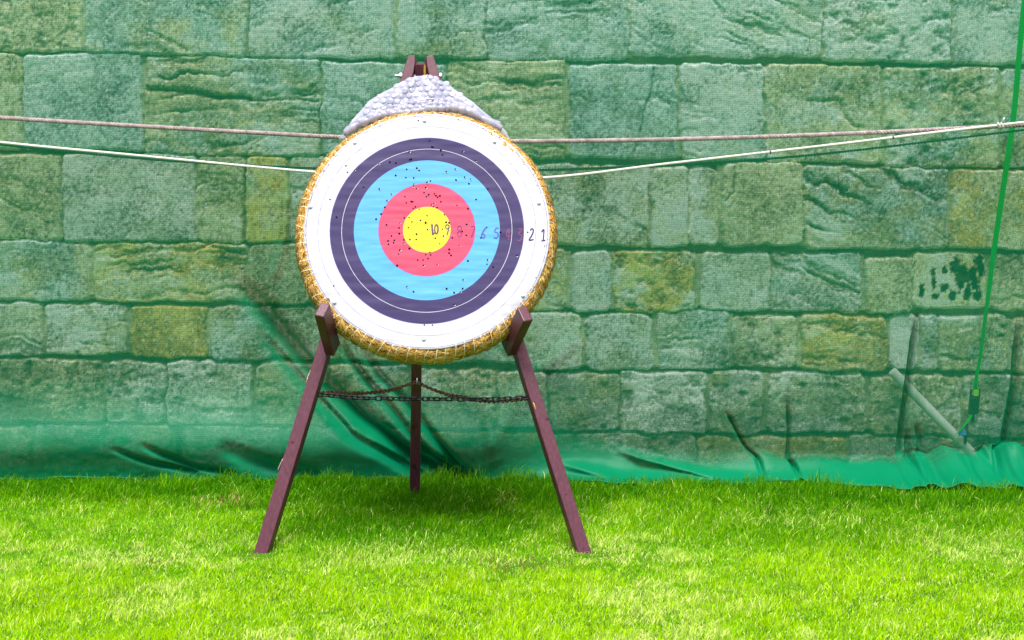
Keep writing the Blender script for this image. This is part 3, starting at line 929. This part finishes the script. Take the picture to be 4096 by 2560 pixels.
# straw stalks laid round the coil
ns = 9500
t0 = rb.uniform(0, 2 * np.pi, ns); p0 = rb.uniform(-1.45, 1.5, ns)
ln = rb.uniform(.018, .055, ns) / RB
tilt = rb.normal(0, .10, ns) * rb.choice([1, 1, 1, 3], ns); wd_ = rb.uniform(.0012, .0030, ns)
lift = rb.uniform(.0, .0035, ns); endl = np.abs(rb.normal(0, .0022, ns)) * rb.choice([0, 1, 1, 2.2], ns)
VV = []; CC = []
segs = 5
cols = np.array([1.05, .92, .72]) * np.array([(.62, .38, .10), (.72, .50, .20), (.50, .28, .06), (.80, .64, .36), (.40, .20, .05), (.66, .40, .08)])
cix = rb.choice(6, ns, p=[.28, .24, .2, .12, .06, .10])
cs_ = cols[cix] * rb.uniform(.6, 1.25, (ns, 1))
for s in range(segs):
    f = s / (segs - 1)
    tt = t0 + ln * (f - .5)
    pp = np.clip(p0 + tilt * (f - .5) * 2, -1.57, 1.57)
    lf = lift + endl * (2 * f - 1) ** 2
    w2 = wd_ / .055 * (.5 + .5 * np.sin(np.pi * (.15 + .7 * f)))
    for sg in (-1, 1):
        r1, o1 = coil(tt, pp + sg * w2, lf)
        VV.append(tow(r1, o1, tt))
VV = np.stack(VV, 1)            # ns, segs*2, 3
off = len(V)
idx = off + np.arange(ns)[:, None] * (segs * 2)
sq = np.concatenate([idx + np.array([[2 * s, 2 * s + 1, 2 * s + 3, 2 * s + 2]]) for s in range(segs - 1)])
V = np.concatenate([V, VV.reshape(-1, 3)])
# loose stalks sticking out
nl = 110
LV = []; LQ = []; LC = []
for i in range(nl):
    a_ = rb.uniform(0, 2 * np.pi); ph = rb.uniform(-.6, 1.3)
    rr_, oo_ = coil(np.array([a_]), np.array([ph]))
    p = Vector(tow(rr_, oo_, np.array([a_]))[0])
    tang = (-EX * math.sin(a_) + EV * math.cos(a_)) * (1 if rb.random() < .5 else -1)
    outw = (EX * math.cos(a_) + EV * math.sin(a_)) * math.cos(ph) + EN * math.sin(ph)
    d_ = (tang + outw * rb.uniform(.1, .8)).normalized(); l_ = rb.uniform(.012, .04) if i > 6 else .065
    sd = d_.cross(outw).normalized() * rb.uniform(.0008, .0016)
    e_ = p + d_ * l_
    b0_ = len(LV)
    p = p - d_ * .01
    LV += [p - sd, p + sd, e_ + sd * .6, e_ - sd * .6]; LQ.append((b0_, b0_ + 1, b0_ + 2, b0_ + 3)); LC += [tuple(cols[rb.integers(6)])] * 4
off2 = len(V)
V = np.concatenate([V, np.array([tuple(p) for p in LV])])
allq = np.concatenate([q, sq, off2 + np.array(LQ)])
CA = np.concatenate([base_c, np.repeat(cs_, segs * 2, axis=0), np.array(LC)])
me = np_mesh("straw_boss", V - np.array(ORG[target.name])[None], allq, tris, attrs={"col": ('FLOAT_COLOR', CA)})
m_straw = new_mat("straw", (.6, .4, .1), .6, .3)
a = N(m_straw, "ShaderNodeAttribute", attribute_name="col"); L(m_straw, a.outputs["Color"], bsdf(m_straw).inputs["Base Color"])
me.materials.append(m_straw)
boss = link("straw_boss", me, target)
# twine ties
m_twine = new_mat("twine", (.85, .76, .64), .8, .2)
mb = MB()
for i in range(NT):
    a_ = (2 * i) * math.pi / NT + rb.normal(0, .004)
    sk = rb.normal(.02, .012)
    pts = []
    for ph in np.linspace(-1.3, 1.62, 11):
        av = np.array([a_ + sk * (ph - .3)])
        rr_, oo_ = coil(av, np.array([ph]), .0035)
        pts.append(Vector(tow(rr_, oo_, av)[0]))
    mb.tube(pts, .0017, 5)
mb.build("twine", m_twine, boss, True)

# paper face
m_face = new_mat("printed_target_paper", (.8, .8, .8), .55, .3)
at_ = N(m_face, "ShaderNodeAttribute", attribute_name="ring")
lnv = N(m_face, "ShaderNodeVectorMath", operation='LENGTH'); L(m_face, at_.outputs["Vector"], lnv.inputs[0])
YEL, RED, BLU, BLK, WHT = (.78, .60, .02), (.62, .055, .118), (.085, .34, .68), (.036, .023, .100), (.54, .53, .60)
ylw, rdl, bll, wll = (.45, .30, .02), (.30, .02, .07), (.03, .14, .40), (.22, .20, .36)
stops = []
def band(r0, col, r1l=None, lc=None, lw=.7):
    stops.append((r0, col))
    if r1l: stops.append((r1l - lw / 2, lc)); stops.append((r1l + lw / 2, col))
band(0, YEL, 14, ylw); stops += [(28.1, ylw), (28.9, YEL)]
stops += [(56, RED), (84.6, rdl), (85.4, RED), (113, (.20, .10, .45)), (113.7, BLU), (142, bll), (142.8, BLU), (171.2, (.04, .03, .30)), (172, BLK), (199.3, WHT), (201.0, BLK), (228, (.18, .14, .40)), (228.6, WHT), (256.5, wll), (257.4, WHT), (284.1, (.10, .08, .28)), (285.7, WHT)]
cr_ = ramp(m_face, M(m_face, 'DIVIDE', lnv.outputs["Value"], 300 * UNIT), [(p / 300, c) for p, c in stops], 'CONSTANT')
# rubbed horizontal streaks in the print
stv = noise_node(m_face, 9, 5, .6, stretch=(.6, 7, 7))
rs_ = ramp(m_face, stv.outputs[0], [(.3, (.84, .85, .88)), (.55, (1, 1, 1)), (.72, (1.18, 1.14, 1.10))])
mx = N(m_face, "ShaderNodeMix", data_type='RGBA', blend_type='MULTIPLY'); mx.inputs[0].default_value = 1
L(m_face, cr_.outputs[0], mx.inputs[6]); L(m_face, rs_.outputs[0], mx.inputs[7]); L(m_face, mx.outputs[2], bsdf(m_face).inputs["Base Color"])
m_hole = new_mat("arrow_hole", (.006, .005, .02), .9, .05)
m_torn = new_mat("torn_paper", (.72, .68, .62), .8, .1)
na, nr = 256, 60
AA, RR = np.meshgrid(np.arange(na) / na * 2 * np.pi, np.linspace(0, 1, nr + 1)[1:] ** .9, indexing='ij')
U = RR * RF * np.cos(AA); W = RR * RF * np.sin(AA)
def paper_off(U, W):
    rr_ = np.hypot(U, W) / RF
    o = .004 + .003 * (1 - rr_ ** 2)
    o = o + .005 * (fbm(U * 3 + 9, W * 14 + 5, 301, 3) - .5) * np.clip(rr_ * 1.5, 0, 1)
    o = o + .0022 * (fbm(U * 10 + 9, W * 60 + 5, 303, 2) - .5)
    edge = smooth(.93, 1.0, rr_)
    o = o + edge * (.010 * (fbm(np.arctan2(W, U) * 3.5 + 20, rr_ * 0 + 2, 305, 3) - .35) - .004)
    return o
OF = paper_off(U, W)
Vf = np.array(FC)[None] + U.ravel()[:, None] * np.array(EX) + W.ravel()[:, None] * np.array(EV) + OF.ravel()[:, None] * np.array(EN)
c_o = float(paper_off(np.array([0.]), np.array([0.]))[0])
nv = len(Vf)
Vf = np.concatenate([Vf, np.array(fpt(0, 0, c_o))[None]])
ring = np.concatenate([np.stack([U.ravel(), W.ravel(), U.ravel() * 0], 1), np.zeros((1, 3))])
I = np.arange(na)[:, None] * nr + np.arange(nr - 1)[None]; I2 = ((np.arange(na)[:, None] + 1) % na) * nr + np.arange(nr - 1)[None]
qf = np.stack([I.ravel(), I.ravel() + 1, I2.ravel() + 1, I2.ravel()], 1)
k = np.arange(na); tf = np.stack([np.full(na, nv), k * nr, ((k + 1) % na) * nr], 1)
Z1 = [(1247,736),(1265,785),(1275,788),(1338,812),(1351,848),(1516,823),(1621,898),(1085,826),(1087,890),(1100,884),(976,915),(927,908),(841,925),(644,974),(476,849),(573,937),(585,989),(445,1209),(498,1352),(715,1111),(1716,1124),(1063,967),(1144,957),(1163,976),(974,1015),(1055,1033),(1119,1036),(1383,987),(1455,966),(1530,1030),(1579,1045),(1460,1053),(1564,1082),(843,1127),(1254,1060),(1228,1072),(940,1168),(905,1220),(1622,1209),(817,1368),(1120,1087),(1119,1104),(1145,1123),(1217,1115),(1202,1154),(1048,1187),(1240,1170),(1285,1163),(1297,1178),(1330,1180),(1312,1190),(1222,1185),(1059,1236),(1100,1226),(1112,1228),(1338,1227),(1467,1257),(1284,1240),(1265,1253),(1280,1270),(1308,1275),(1133,1270),(1115,1282),(1163,1288),(887,1273),(857,1327),(1556,1283),(1043,1357),(1082,1355),(1010,1398),(900,1414),(1001,1438),(1003,1485),(1076,1436),(1230,1452),(1227,1337),(1215,1395),(1175,1378),(1105,1390),(1366,1332),(1405,1397),(1380,1393),(1350,1447),(1545,1410),(1707,1433),(1818,1475),(2038,1472),(1155,573)]
Z2 = [(858,295),(1009,299),(1170,335),(951,345),(1006,345),(1208,380),(790,315),(815,352),(810,373),(762,358),(765,388),(899,348),(898,378),(946,423),(865,438),(852,472),(1123,455),(1087,476),(1130,478),(1018,522),(1065,522),(1107,510),(1290,430),(1290,463),(1306,482),(1376,400),(1316,331),(1437,308),(1402,274),(1068,570),(1187,563),(840,570),(1564,330),(1450,530),(1622,522),(1615,558),(1668,583),(1875,486),(1410,695),(1405,770),(1387,800),(1333,805),(1266,770),(925,756),(982,797),(1334,907),(1075,1082),(1145,1083),(293,745),(1283,254),(1240,315)]
holes = [(.59058 * (1100 + x / 2.0158), .59058 * (200 + y / 2.0158)) for x, y in Z1] + [(.59058 * (1200 + x / 2.16), .59058 * (800 + y / 2.16)) for x, y in Z2]
hv = []; ht = []; mis = []; hr = []
rh = np.random.default_rng(3)
for (x, y) in holes:
    u, v = face_uv(x, y)
    o = float(paper_off(np.array([u]), np.array([v]))[0]) + .0012
    rad = rh.uniform(.0032, .0048) if math.hypot(u, v) < 230 * UNIT else .0034
    k = 9; b0_ = len(hv); hv.append(fpt(u, v, o - .0006)); hr.append((u, v, 0))
    for i in range(k):
        a_ = 2 * math.pi * i / k; rq = rad * rh.uniform(.75, 1.15)
        hv.append(fpt(u + rq * math.cos(a_), v + rq * math.sin(a_), o)); hr.append((u, v, 0))
    for i in range(k): ht.append((b0_, b0_ + 1 + i, b0_ + 1 + (i + 1) % k)); mis.append(1)
    # torn lip on the lower right, catching light
    if rh.random() < .3:
        b1_ = len(hv); a0_ = rh.uniform(-1.4, -.4)
        for i in range(5):
            a_ = a0_ + (i - 2) * .42
            for rq, oo in ((rad * .95, .0008), (rad * 1.35, .0016)):
                hv.append(fpt(u + rq * math.cos(a_), v + rq * math.sin(a_), o + oo)); hr.append((u, v, 0))
        for i in range(4):
            j = b1_ + i * 2
            ht += [(j, j + 1, j + 3), (j, j + 3, j + 2)]; mis += [2, 2]
hv = np.array([tuple(p) for p in hv]); offh = len(Vf)
V = np.concatenate([Vf, hv]) - np.array(ORG[target.name])[None]
ringA = np.concatenate([ring, np.array(hr)])
trs = np.concatenate([tf, offh + np.array(ht)])
me = np_mesh("target_face", V, qf, trs, attrs={"ring": ('FLOAT_VECTOR', ringA)})
for m_ in (m_face, m_hole, m_torn): me.materials.append(m_)
mi = np.zeros(len(qf) + len(trs), np.int32); mi[len(qf) + len(tf):] = np.array(mis)
me.polygons.foreach_set("material_index", mi)
face = link("target_face", me, target)
sol = face.modifiers.new("paper", 'SOLIDIFY'); sol.thickness = .0008; sol.offset = -1
# hand-written ring numbers
m_mark = new_mat("purple_marker", (.05, .025, .15), .6, .2)
m_mark2 = new_mat("brown_marker", (.10, .065, .10), .6, .2)
m_mark3 = new_mat("faded_red_marker", (.17, .05, .12), .6, .2)
m_mark4 = new_mat("red_over_marker", (.22, .03, .13), .6, .2)
m_mark5 = new_mat("blue_over_marker", (.10, .09, .38), .6, .2)
def ell(cx, cy, rx_, ry_, n=16, a0=0, a1=2 * math.pi): return [(cx + rx_ * math.cos(a0 + (a1 - a0) * i / n), cy + ry_ * math.sin(a0 + (a1 - a0) * i / n)) for i in range(n + 1)]
NUM = [("10", m_mark2, [([(130, 230), (138, 330), (148, 430)], 30), (ell(212, 322, 30, 85), 24), ([(150, 430), (178, 385)], 18)]),
 ("9", m_mark2, [(ell(418, 275, 34, 38), 16), ([(450, 260), (440, 320), (408, 435)], 20)]),
 ("8", m_mark4, [(ell(645, 305, 36, 46), 16), (ell(645, 408, 38, 50), 18)]),
 ("7", m_mark4, [([(850, 272), (920, 282), (865, 475)], 20)]),
 ("6", m_mark5, [([(1130, 295), (1085, 365), (1055, 430)], 26), (ell(1085, 448, 30, 34), 20)]),
 ("5", m_mark5, [([(1372, 300), (1318, 306), (1300, 372), (1345, 382), (1362, 430), (1335, 485), (1278, 472)], 20)]),
 ("4", m_mark3, [([(1545, 320), (1520, 440), (1590, 445)], 22), ([(1572, 310), (1555, 520)], 22)]),
 ("3", m_mark3, [([(1735, 315), (1800, 320), (1752, 400), (1802, 445), (1770, 528), (1715, 530)], 22)]),
 ("2", m_mark, [([(1965, 345), (1978, 314), (2008, 316), (2014, 360), (1990, 430), (1940, 520), (2022, 508)], 21)]),
 ("1", m_mark, [([(2168, 372), (2212, 330), (2200, 530)], 20), ([(2166, 536), (2240, 524)], 20)])]
for txt, mat, strokes in NUM:
    mb = MB()
    for pts, wd in strokes:
        uvp = [Vector((*face_uv(.59058 * (1700 + x / 4.654), .59058 * (850 + y / 4.654)), 0)) for x, y in pts]
        if len(uvp) == 2: uvp = [uvp[0], (uvp[0] + uvp[1]) / 2, uvp[1]]
        uvp = spline(uvp, 40) if len(pts) < 10 else uvp
        hwid = wd * 1.2 / 4.654 * .59058 * UNIT * .5
        vs = []; n = len(uvp)
        for i, p in enumerate(uvp):
            t_ = (uvp[min(i + 1, n - 1)] - uvp[max(i - 1, 0)]).normalized()
            s_ = Vector((-t_.y, t_.x, 0)) * hwid
            for q_ in (p - s_, p + s_):
                o = float(paper_off(np.array([q_.x]), np.array([q_.y]))[0]) + .0010
                vs.append(fpt(q_.x, q_.y, o))
        mb.add(vs, [(2 * i, 2 * i + 2, 2 * i + 3, 2 * i + 1)[::-1] for i in range(n - 1)])
    ob = mb.build("ring_number", mat, face)
    ob["label"] = "handwritten number " + txt
# pins
m_pin = new_mat("white_pin", (.82, .82, .84), .35, .4)
for (x, y) in [(.59058 * (1100 + a_ / 2.0158), .59058 * (200 + b_ / 2.0158)) for a_, b_ in [(1205, 572), (645, 748), (1770, 740), (2128, 1234), (288, 1264)]] + [(.59058 * (1200 + a_ / 2.16), .59058 * (800 + b_ / 2.16)) for a_, b_ in [(297, 882), (1070, 1202), (1925, 826)]]:
    u, v = face_uv(x, y); o = float(paper_off(np.array([u]), np.array([v]))[0])
    mb = MB()
    mb.tube([fpt(u, v, o - .004), fpt(u, v, o + .001), fpt(u, v, o + .006), fpt(u, v, o + .008), fpt(u, v, o + .0082)], [.0075, .0085, .0078, .0050, .002], 14)
    mb.build("pin", m_pin, face, True)

# ------------------------------------------------------------------ bubble wrap over the top
def film(name, clear, col):
    m = bpy.data.materials.new(name); m.use_nodes = True
    m.node_tree.nodes.clear()
    out = N(m, "ShaderNodeOutputMaterial")
    d_ = N(m, "ShaderNodeBsdfDiffuse"); d_.inputs[0].default_value = (*col, 1)
    tl = N(m, "ShaderNodeBsdfTranslucent"); tl.inputs[0].default_value = (*col, 1)
    gg = N(m, "ShaderNodeBsdfGlossy"); gg.inputs["Roughness"].default_value = .12; gg.inputs[0].default_value = (1, 1, 1, 1)
    tt_ = N(m, "ShaderNodeBsdfTransparent"); tt_.inputs[0].default_value = (.95, .95, .98, 1)
    s1 = N(m, "ShaderNodeMixShader"); s1.inputs[0].default_value = .4; L(m, d_.outputs[0], s1.inputs[1]); L(m, tl.outputs[0], s1.inputs[2])
    s2 = N(m, "ShaderNodeMixShader"); s2.inputs[0].default_value = clear; L(m, s1.outputs[0], s2.inputs[1]); L(m, tt_.outputs[0], s2.inputs[2])
    fr_ = N(m, "ShaderNodeFresnel"); fr_.inputs[0].default_value = 1.5
    s3 = N(m, "ShaderNodeMixShader"); L(m, fr_.outputs[0], s3.inputs[0]); L(m, s2.outputs[0], s3.inputs[1]); L(m, gg.outputs[0], s3.inputs[2])
    L(m, s3.outputs[0], out.inputs[0])
    return m
# outline of the tent in picture units: per row the left and right edge, and how far it stands out of the leg plane
ROWS = [(179, 958, 1036, .030), (186, 944, 1053, .034), (196, 930, 1068, .038), (208, 909, 1079, .042), (220, 894, 1092, .046), (238, 871, 1114, .052), (256, 857, 1134, .056), (271, 843, 1152, .056), (285, 831, 1169, .054), (300, 821, 1187, .050), (312, 813, 1196, .044), (328, 800, 1205, .038)]
nu, nvv = 60, 50
ROWS = [(a_, b_, c_, d__) for a_, b_, c_, d__ in ROWS]
ry = np.array([r_[0] for r_ in ROWS]); rl = np.array([r_[1] for r_ in ROWS]); rrr = np.array([r_[2] for r_ in ROWS]); ro = np.array([r_[3] for r_ in ROWS])
def tent(fu, yy, flap=0.0):
    """fu 0..1 across, yy picture row"""
    a_ = np.interp(yy, ry, rl); b_ = np.interp(yy, ry, rrr)
    x = a_ + (b_ - a_) * fu
    s = 2 * fu - 1
    off = np.interp(yy, ry, ro) * (1 - .75 * s * s) + .007 * math.sin(fu * 15 + yy * .05) + .003 * math.sin(fu * 27 - yy * .1) + flap
    # crown of the sheet rolls back over the head of the easel
    return onleg(x, yy + 9 * s * s * (1 if yy < 200 else max(0, 1 - (yy - 200) / 40)), off)
mb = MB()
def sheet(y0_, y1_, flap, f0=0., f1=1., nv_=26, nu_=44, wob=0.0, lower=None):
    vs = []; fs = []
    for j in range(nv_ + 1):
        for i in range(nu_ + 1):
            fu = f0 + (f1 - f0) * i / nu_
            yb = y1_ if lower is None else float(np.interp(fu, lower[0], lower[1]))
            yy = y0_ + (yb - y0_) * j / nv_
            vs.append(tent(fu, yy, flap))
    for j in range(nv_):
        for i in range(nu_):
            k = j * (nu_ + 1) + i
            fs.append((k, k + nu_ + 1, k + nu_ + 2, k + 1))
    mb.add(vs, fs)
LOW = ([0, .05, .16, .36, .58, .76, .9, 1], [312, 282, 258, 245, 234, 236, 250, 296])
sheet(179, 328, .0)                       # sheet lying on the easel
sheet(179, 0, .030, lower=LOW, wob=.002)  # the outer fold
# rolled lip of the outer fold
lip = [tent(fu, float(np.interp(fu, *LOW)), .028) for fu in np.linspace(0, 1, 60)]
mb.tube(lip, [.006 + .001 * math.sin(i * 1.7) for i in range(60)], 8)
for dy, rr0, oo in ((7, .013, .020), (15, .015, .030), (24, .015, .036)):
    lip = [tent(fu, min(float(np.interp(fu, *LOW)) + dy * (1 - .5 * abs(2 * fu - 1)) + 1.2 * math.sin(fu * 23 + dy), 327), oo + .004 * math.sin(fu * 37 + dy * 2)) for fu in np.linspace(.01, .99, 120)]
    mb.tube(lip, [rr0 + .003 * math.sin(i * .9 + dy) + .002 * math.sin(i * 2.3) for i in range(120)], 10, mi=1)
# bubbles on a hexagonal grid
rbb = np.random.default_rng(8)
row = 0; yy = 182.0
while yy < 322:
    a_ = float(np.interp(yy, ry, rl)); b_ = float(np.interp(yy, ry, rrr))
    x = a_ - 2 + (9 if row % 2 else 0)
    while x < b_ + 2:
        fu = (x - a_) / (b_ - a_)
        yl = float(np.interp(fu, *LOW))
        x += 17.5
        if fu < .025 or fu > .975: continue
        fl = .030 if yy < yl - 2 else .0
        fu = min(max(fu + rbb.normal(0, .002), 0), 1)
        y_ = yy + rbb.normal(0, .4) + 3.5 * math.sin(fu * 5)
        c = tent(fu, y_, fl)
        e1 = (tent(min(fu + .02, 1.02), y_, fl) - tent(fu - .02, y_, fl)).normalized()
        e2 = (tent(fu, y_ - 3, fl) - tent(fu, y_ + 3, fl)).normalized()
        nn_ = e1.cross(e2).normalized()
        if nn_.dot(EN) < 0: nn_ = -nn_
        e2 = nn_.cross(e1)
        rad = .0149 * rbb.uniform(.92, 1.03) * (1 if rbb.random() < .85 else .75); hh = .0050 * rbb.uniform(.7, 1.15)
        vs = []; fs = []
        lv = [(1.0, 0.0), (.97, .45), (.80, .82), (.45, 1.0)]
        dnt = rbb.uniform(0, 6.28); dd = rbb.uniform(0, .3) if rbb.random() < .7 else .7
        for (fr2, fh) in lv:
            for i in range(12):
                q_ = 2 * math.pi * i / 12
                k = 1 - dd * max(0, math.cos(q_ - dnt)) * fh
                vs.append(c + (e1 * math.cos(q_) + e2 * math.sin(q_)) * rad * fr2 + nn_ * hh * fh * k)
        vs.append(c + nn_ * hh * (1.0 - dd * .4))
        for l_ in range(3):
            for i in range(12):
                i2 = (i + 1) % 12
                fs.append((l_ * 12 + i, l_ * 12 + i2, l_ * 12 + 12 + i2, l_ * 12 + 12 + i))
        for i in range(12): fs.append((36 + i, 36 + (i + 1) % 12, 48))
        mb.add(vs, fs, 1)
    yy += 13.6; row += 1
o = mb.build("bubble_wrap", [film("bubble_film", .35, (.66, .64, .82)), film("bubble_domes", .36, (.74, .73, .90))], None, True)
tag(o, "crumpled sheet of clear bubble wrap draped over the top of the target and easel", "bubble wrap")

# ------------------------------------------------------------------ grass
rgg = np.random.default_rng(12)
def blades(n, xr, yr, persp=True):
    y = rgg.uniform(yr[0], yr[1], n)
    if persp:
        x = rgg.uniform(-1, 1, n) * (.30 * y + .25)
    else:
        x = rgg.uniform(xr[0], xr[1], n)
    return x, y
xa, ya = blades(300000, None, (5.35, 8.60))
xb, yb = blades(60000, (-4.5, 4.5), (4.2, 8.6), False)
x = np.concatenate([xa, xb]); y = np.concatenate([ya, yb])
_gx, _ = project(x, y, 0)
ok = y < np.interp(_gx, [0, 900, 1250, 1600, 1850, 2050, 2150, 2419], [8.37, 8.37, 8.34, 8.31, 8.30, 8.13, 8.04, 8.05]) + .04
x, y = x[ok], y[ok]
nf_ = 9000                                   # rank dry grass along the foot of the wall, behind the cloth
x = np.concatenate([x, rgg.uniform(-4.5, 4.5, nf_)]); y = np.concatenate([y, rgg.uniform(8.60, 8.72, nf_)])
gp, gq = project(x, y, 0)
n = len(x)
nA = fbm(x * 1.6 + 40, y * 1.6, 401, 4, .55) - .5
nB = fbm(x * 6 + 10, y * 6, 405, 3, .6) - .5
nC = fbm(x * 14, y * 14, 409, 2) - .5
# lush where the mower cannot reach: by the netting, round the legs; shorn and dry in front
lush = smooth(7.35, 8.0, y + 1.1 * nA)
patch = smooth(.95, .35, np.hypot((x + .42) / 1.0, (y - 7.42) / .95) + .8 * nA * .5)
rightp = smooth(1.0, .3, np.hypot((x - 1.5) / 1.5, (y - 7.5) / .8) + .5 * nA) * .6
lush = np.clip(np.maximum(np.maximum(lush, patch * .85), rightp) + .35 * nB, 0, 1)
h = .024 + .021 * lush + .012 * nB
h *= 1 + .9 * nC + .5 * nB
hem = np.interp(gp, [0, 900, 1250, 1600, 1850, 2050, 2150, 2419], [8.40, 8.40, 8.36, 8.31, 8.30, 8.13, 8.04, 8.05])
h += .03 * smooth(.5, .1, hem - y) * rgg.random(n) ** 5
h *= 1 - .3 * smooth(.2, .05, hem - y)
h += .045 * smooth(.3, .0, hem - y) * smooth(.08, .22, nB + .4 * nC) * rgg.random(n)
for ft in (FL, FR):
    h *= 1 - .7 * smooth(.16, .05, np.hypot(x - ft.x, (y - ft.y + .05)))
h *= rgg.uniform(.45, 1.35, n)
tall = rgg.random(n) < .012
h[tall] *= 1.5
dry = np.clip(.17 * (1 - lush) + .48 * smooth(.02, .2, nA + .5 * nB + .25 * nC) * (1 - lush) + .03, 0, .75)
soilp = np.exp(-(((gp - 1245) / 75) ** 2 + ((gq - 1337) / 11) ** 2)) + np.exp(-(((gp - 1195) / 22) ** 2 + ((gq - 1187) / 9) ** 2)) + .7 * np.exp(-(((gp - 360) / 20) ** 2 + ((gq - 1332) / 7) ** 2)) + .8 * np.exp(-(((gp - 520) / 60) ** 2 + ((gq - 1190) / 10) ** 2))
isdry = (rgg.random(n) < np.clip(dry + soilp * .6, 0, .8)) | ((y > 8.59) & (rgg.random(n) < .75))
h[isdry] *= .85
h *= 1 - .6 * np.clip(soilp, 0, 1)
keep = rgg.random(n) > .75 * np.clip(soilp, 0, 1)
gA = np.array((.23, .58, .001)); gB = np.array((.040, .23, .002)); gC = np.array((.52, .78, .001)); gD = np.array((.80, .90, .26)); gE = np.array((.36, .16, .06))
mixv = np.clip(rgg.random(n) * .8 + nB * .9 + nC * .5 + .45 * smooth(7.2, 6.0, y + nA) - .1, 0, 1)[:, None]
lu = np.clip(lush + rgg.normal(0, .22, n), 0, 1)[:, None]
c = (gA * (1 - mixv) + gC * mixv) * (1 - lu) + (gB * (1 - mixv * .5) + gA * mixv * .5) * lu
c = np.where(isdry[:, None], gD * rgg.uniform(.7, 1.1, (n, 1)), c)
redd = (rgg.random(n) < soilp * .5)
c[redd] = gE * rgg.uniform(.6, 1.2, (redd.sum(), 1))
c *= rgg.uniform(.78, 1.22, (n, 1))
az = rgg.uniform(0, 2 * np.pi, n)
az = np.where(rgg.random(n) < .35, rgg.normal(.6, .6, n), az)      # a prevailing lean
lean = np.abs(rgg.normal(.35, .32, n)) + .5 * isdry * rgg.random(n)
wdt = rgg.uniform(.0018, .0044, n) * (1 + .25 * lush)
fa = rgg.uniform(0, np.pi, n)                                       # facing of the blade
dxl, dyl = np.cos(az), np.sin(az)
px_, py_ = np.cos(fa), np.sin(fa)
z0_ = rgg.uniform(-.006, .0, n)
P = np.zeros((n, 7, 3), np.float32)
for lv_, (f, wf, bend) in enumerate([(0, 1.0, 0), (.4, .9, .16), (.75, .6, .56)]):
    bx_ = x + dxl * lean * h * bend; by_ = y + dyl * lean * h * bend; bz_ = z0_ + h * f * (1 - .18 * lean * bend)
    for sg in (0, 1):
        s_ = (sg * 2 - 1) * wdt * wf * .5
        P[:, lv_ * 2 + sg, 0] = bx_ + px_ * s_; P[:, lv_ * 2 + sg, 1] = by_ + py_ * s_; P[:, lv_ * 2 + sg, 2] = bz_
P[:, 6, 0] = x + dxl * lean * h; P[:, 6, 1] = y + dyl * lean * h; P[:, 6, 2] = z0_ + h * (1 - .25 * lean)
P = P[keep]; c = c[keep]; n = len(P)
b = (np.arange(n) * 7)[:, None]
qd = np.concatenate([b + np.array([[0, 1, 3, 2]]), b + np.array([[2, 3, 5, 4]])])
tr_ = b + np.array([[4, 5, 6]])
me = np_mesh("grass", P.reshape(-1, 3), qd, tr_, attrs={"col": ('FLOAT_COLOR', np.repeat(c, 7, axis=0))})
m_gr = bpy.data.materials.new("grass_blade"); m_gr.use_nodes = True
b_ = bsdf(m_gr); b_.inputs["Roughness"].default_value = .5; b_.inputs["Specular IOR Level"].default_value = .08
a = N(m_gr, "ShaderNodeAttribute", attribute_name="col"); L(m_gr, a.outputs["Color"], b_.inputs["Base Color"])
tl = N(m_gr, "ShaderNodeBsdfTranslucent"); L(m_gr, a.outputs["Color"], tl.inputs[0])
ms_ = N(m_gr, "ShaderNodeMixShader"); ms_.inputs[0].default_value = .45
L(m_gr, b_.outputs[0], ms_.inputs[1]); L(m_gr, tl.outputs[0], ms_.inputs[2])
L(m_gr, ms_.outputs[0], [q_ for q_ in m_gr.node_tree.nodes if q_.type == 'OUTPUT_MATERIAL'][0].inputs[0])
me.materials.append(m_gr)
tag(link("grass", me), "bright green lawn with pale dry blades, longer at the foot of the netting", "grass", kind="stuff")
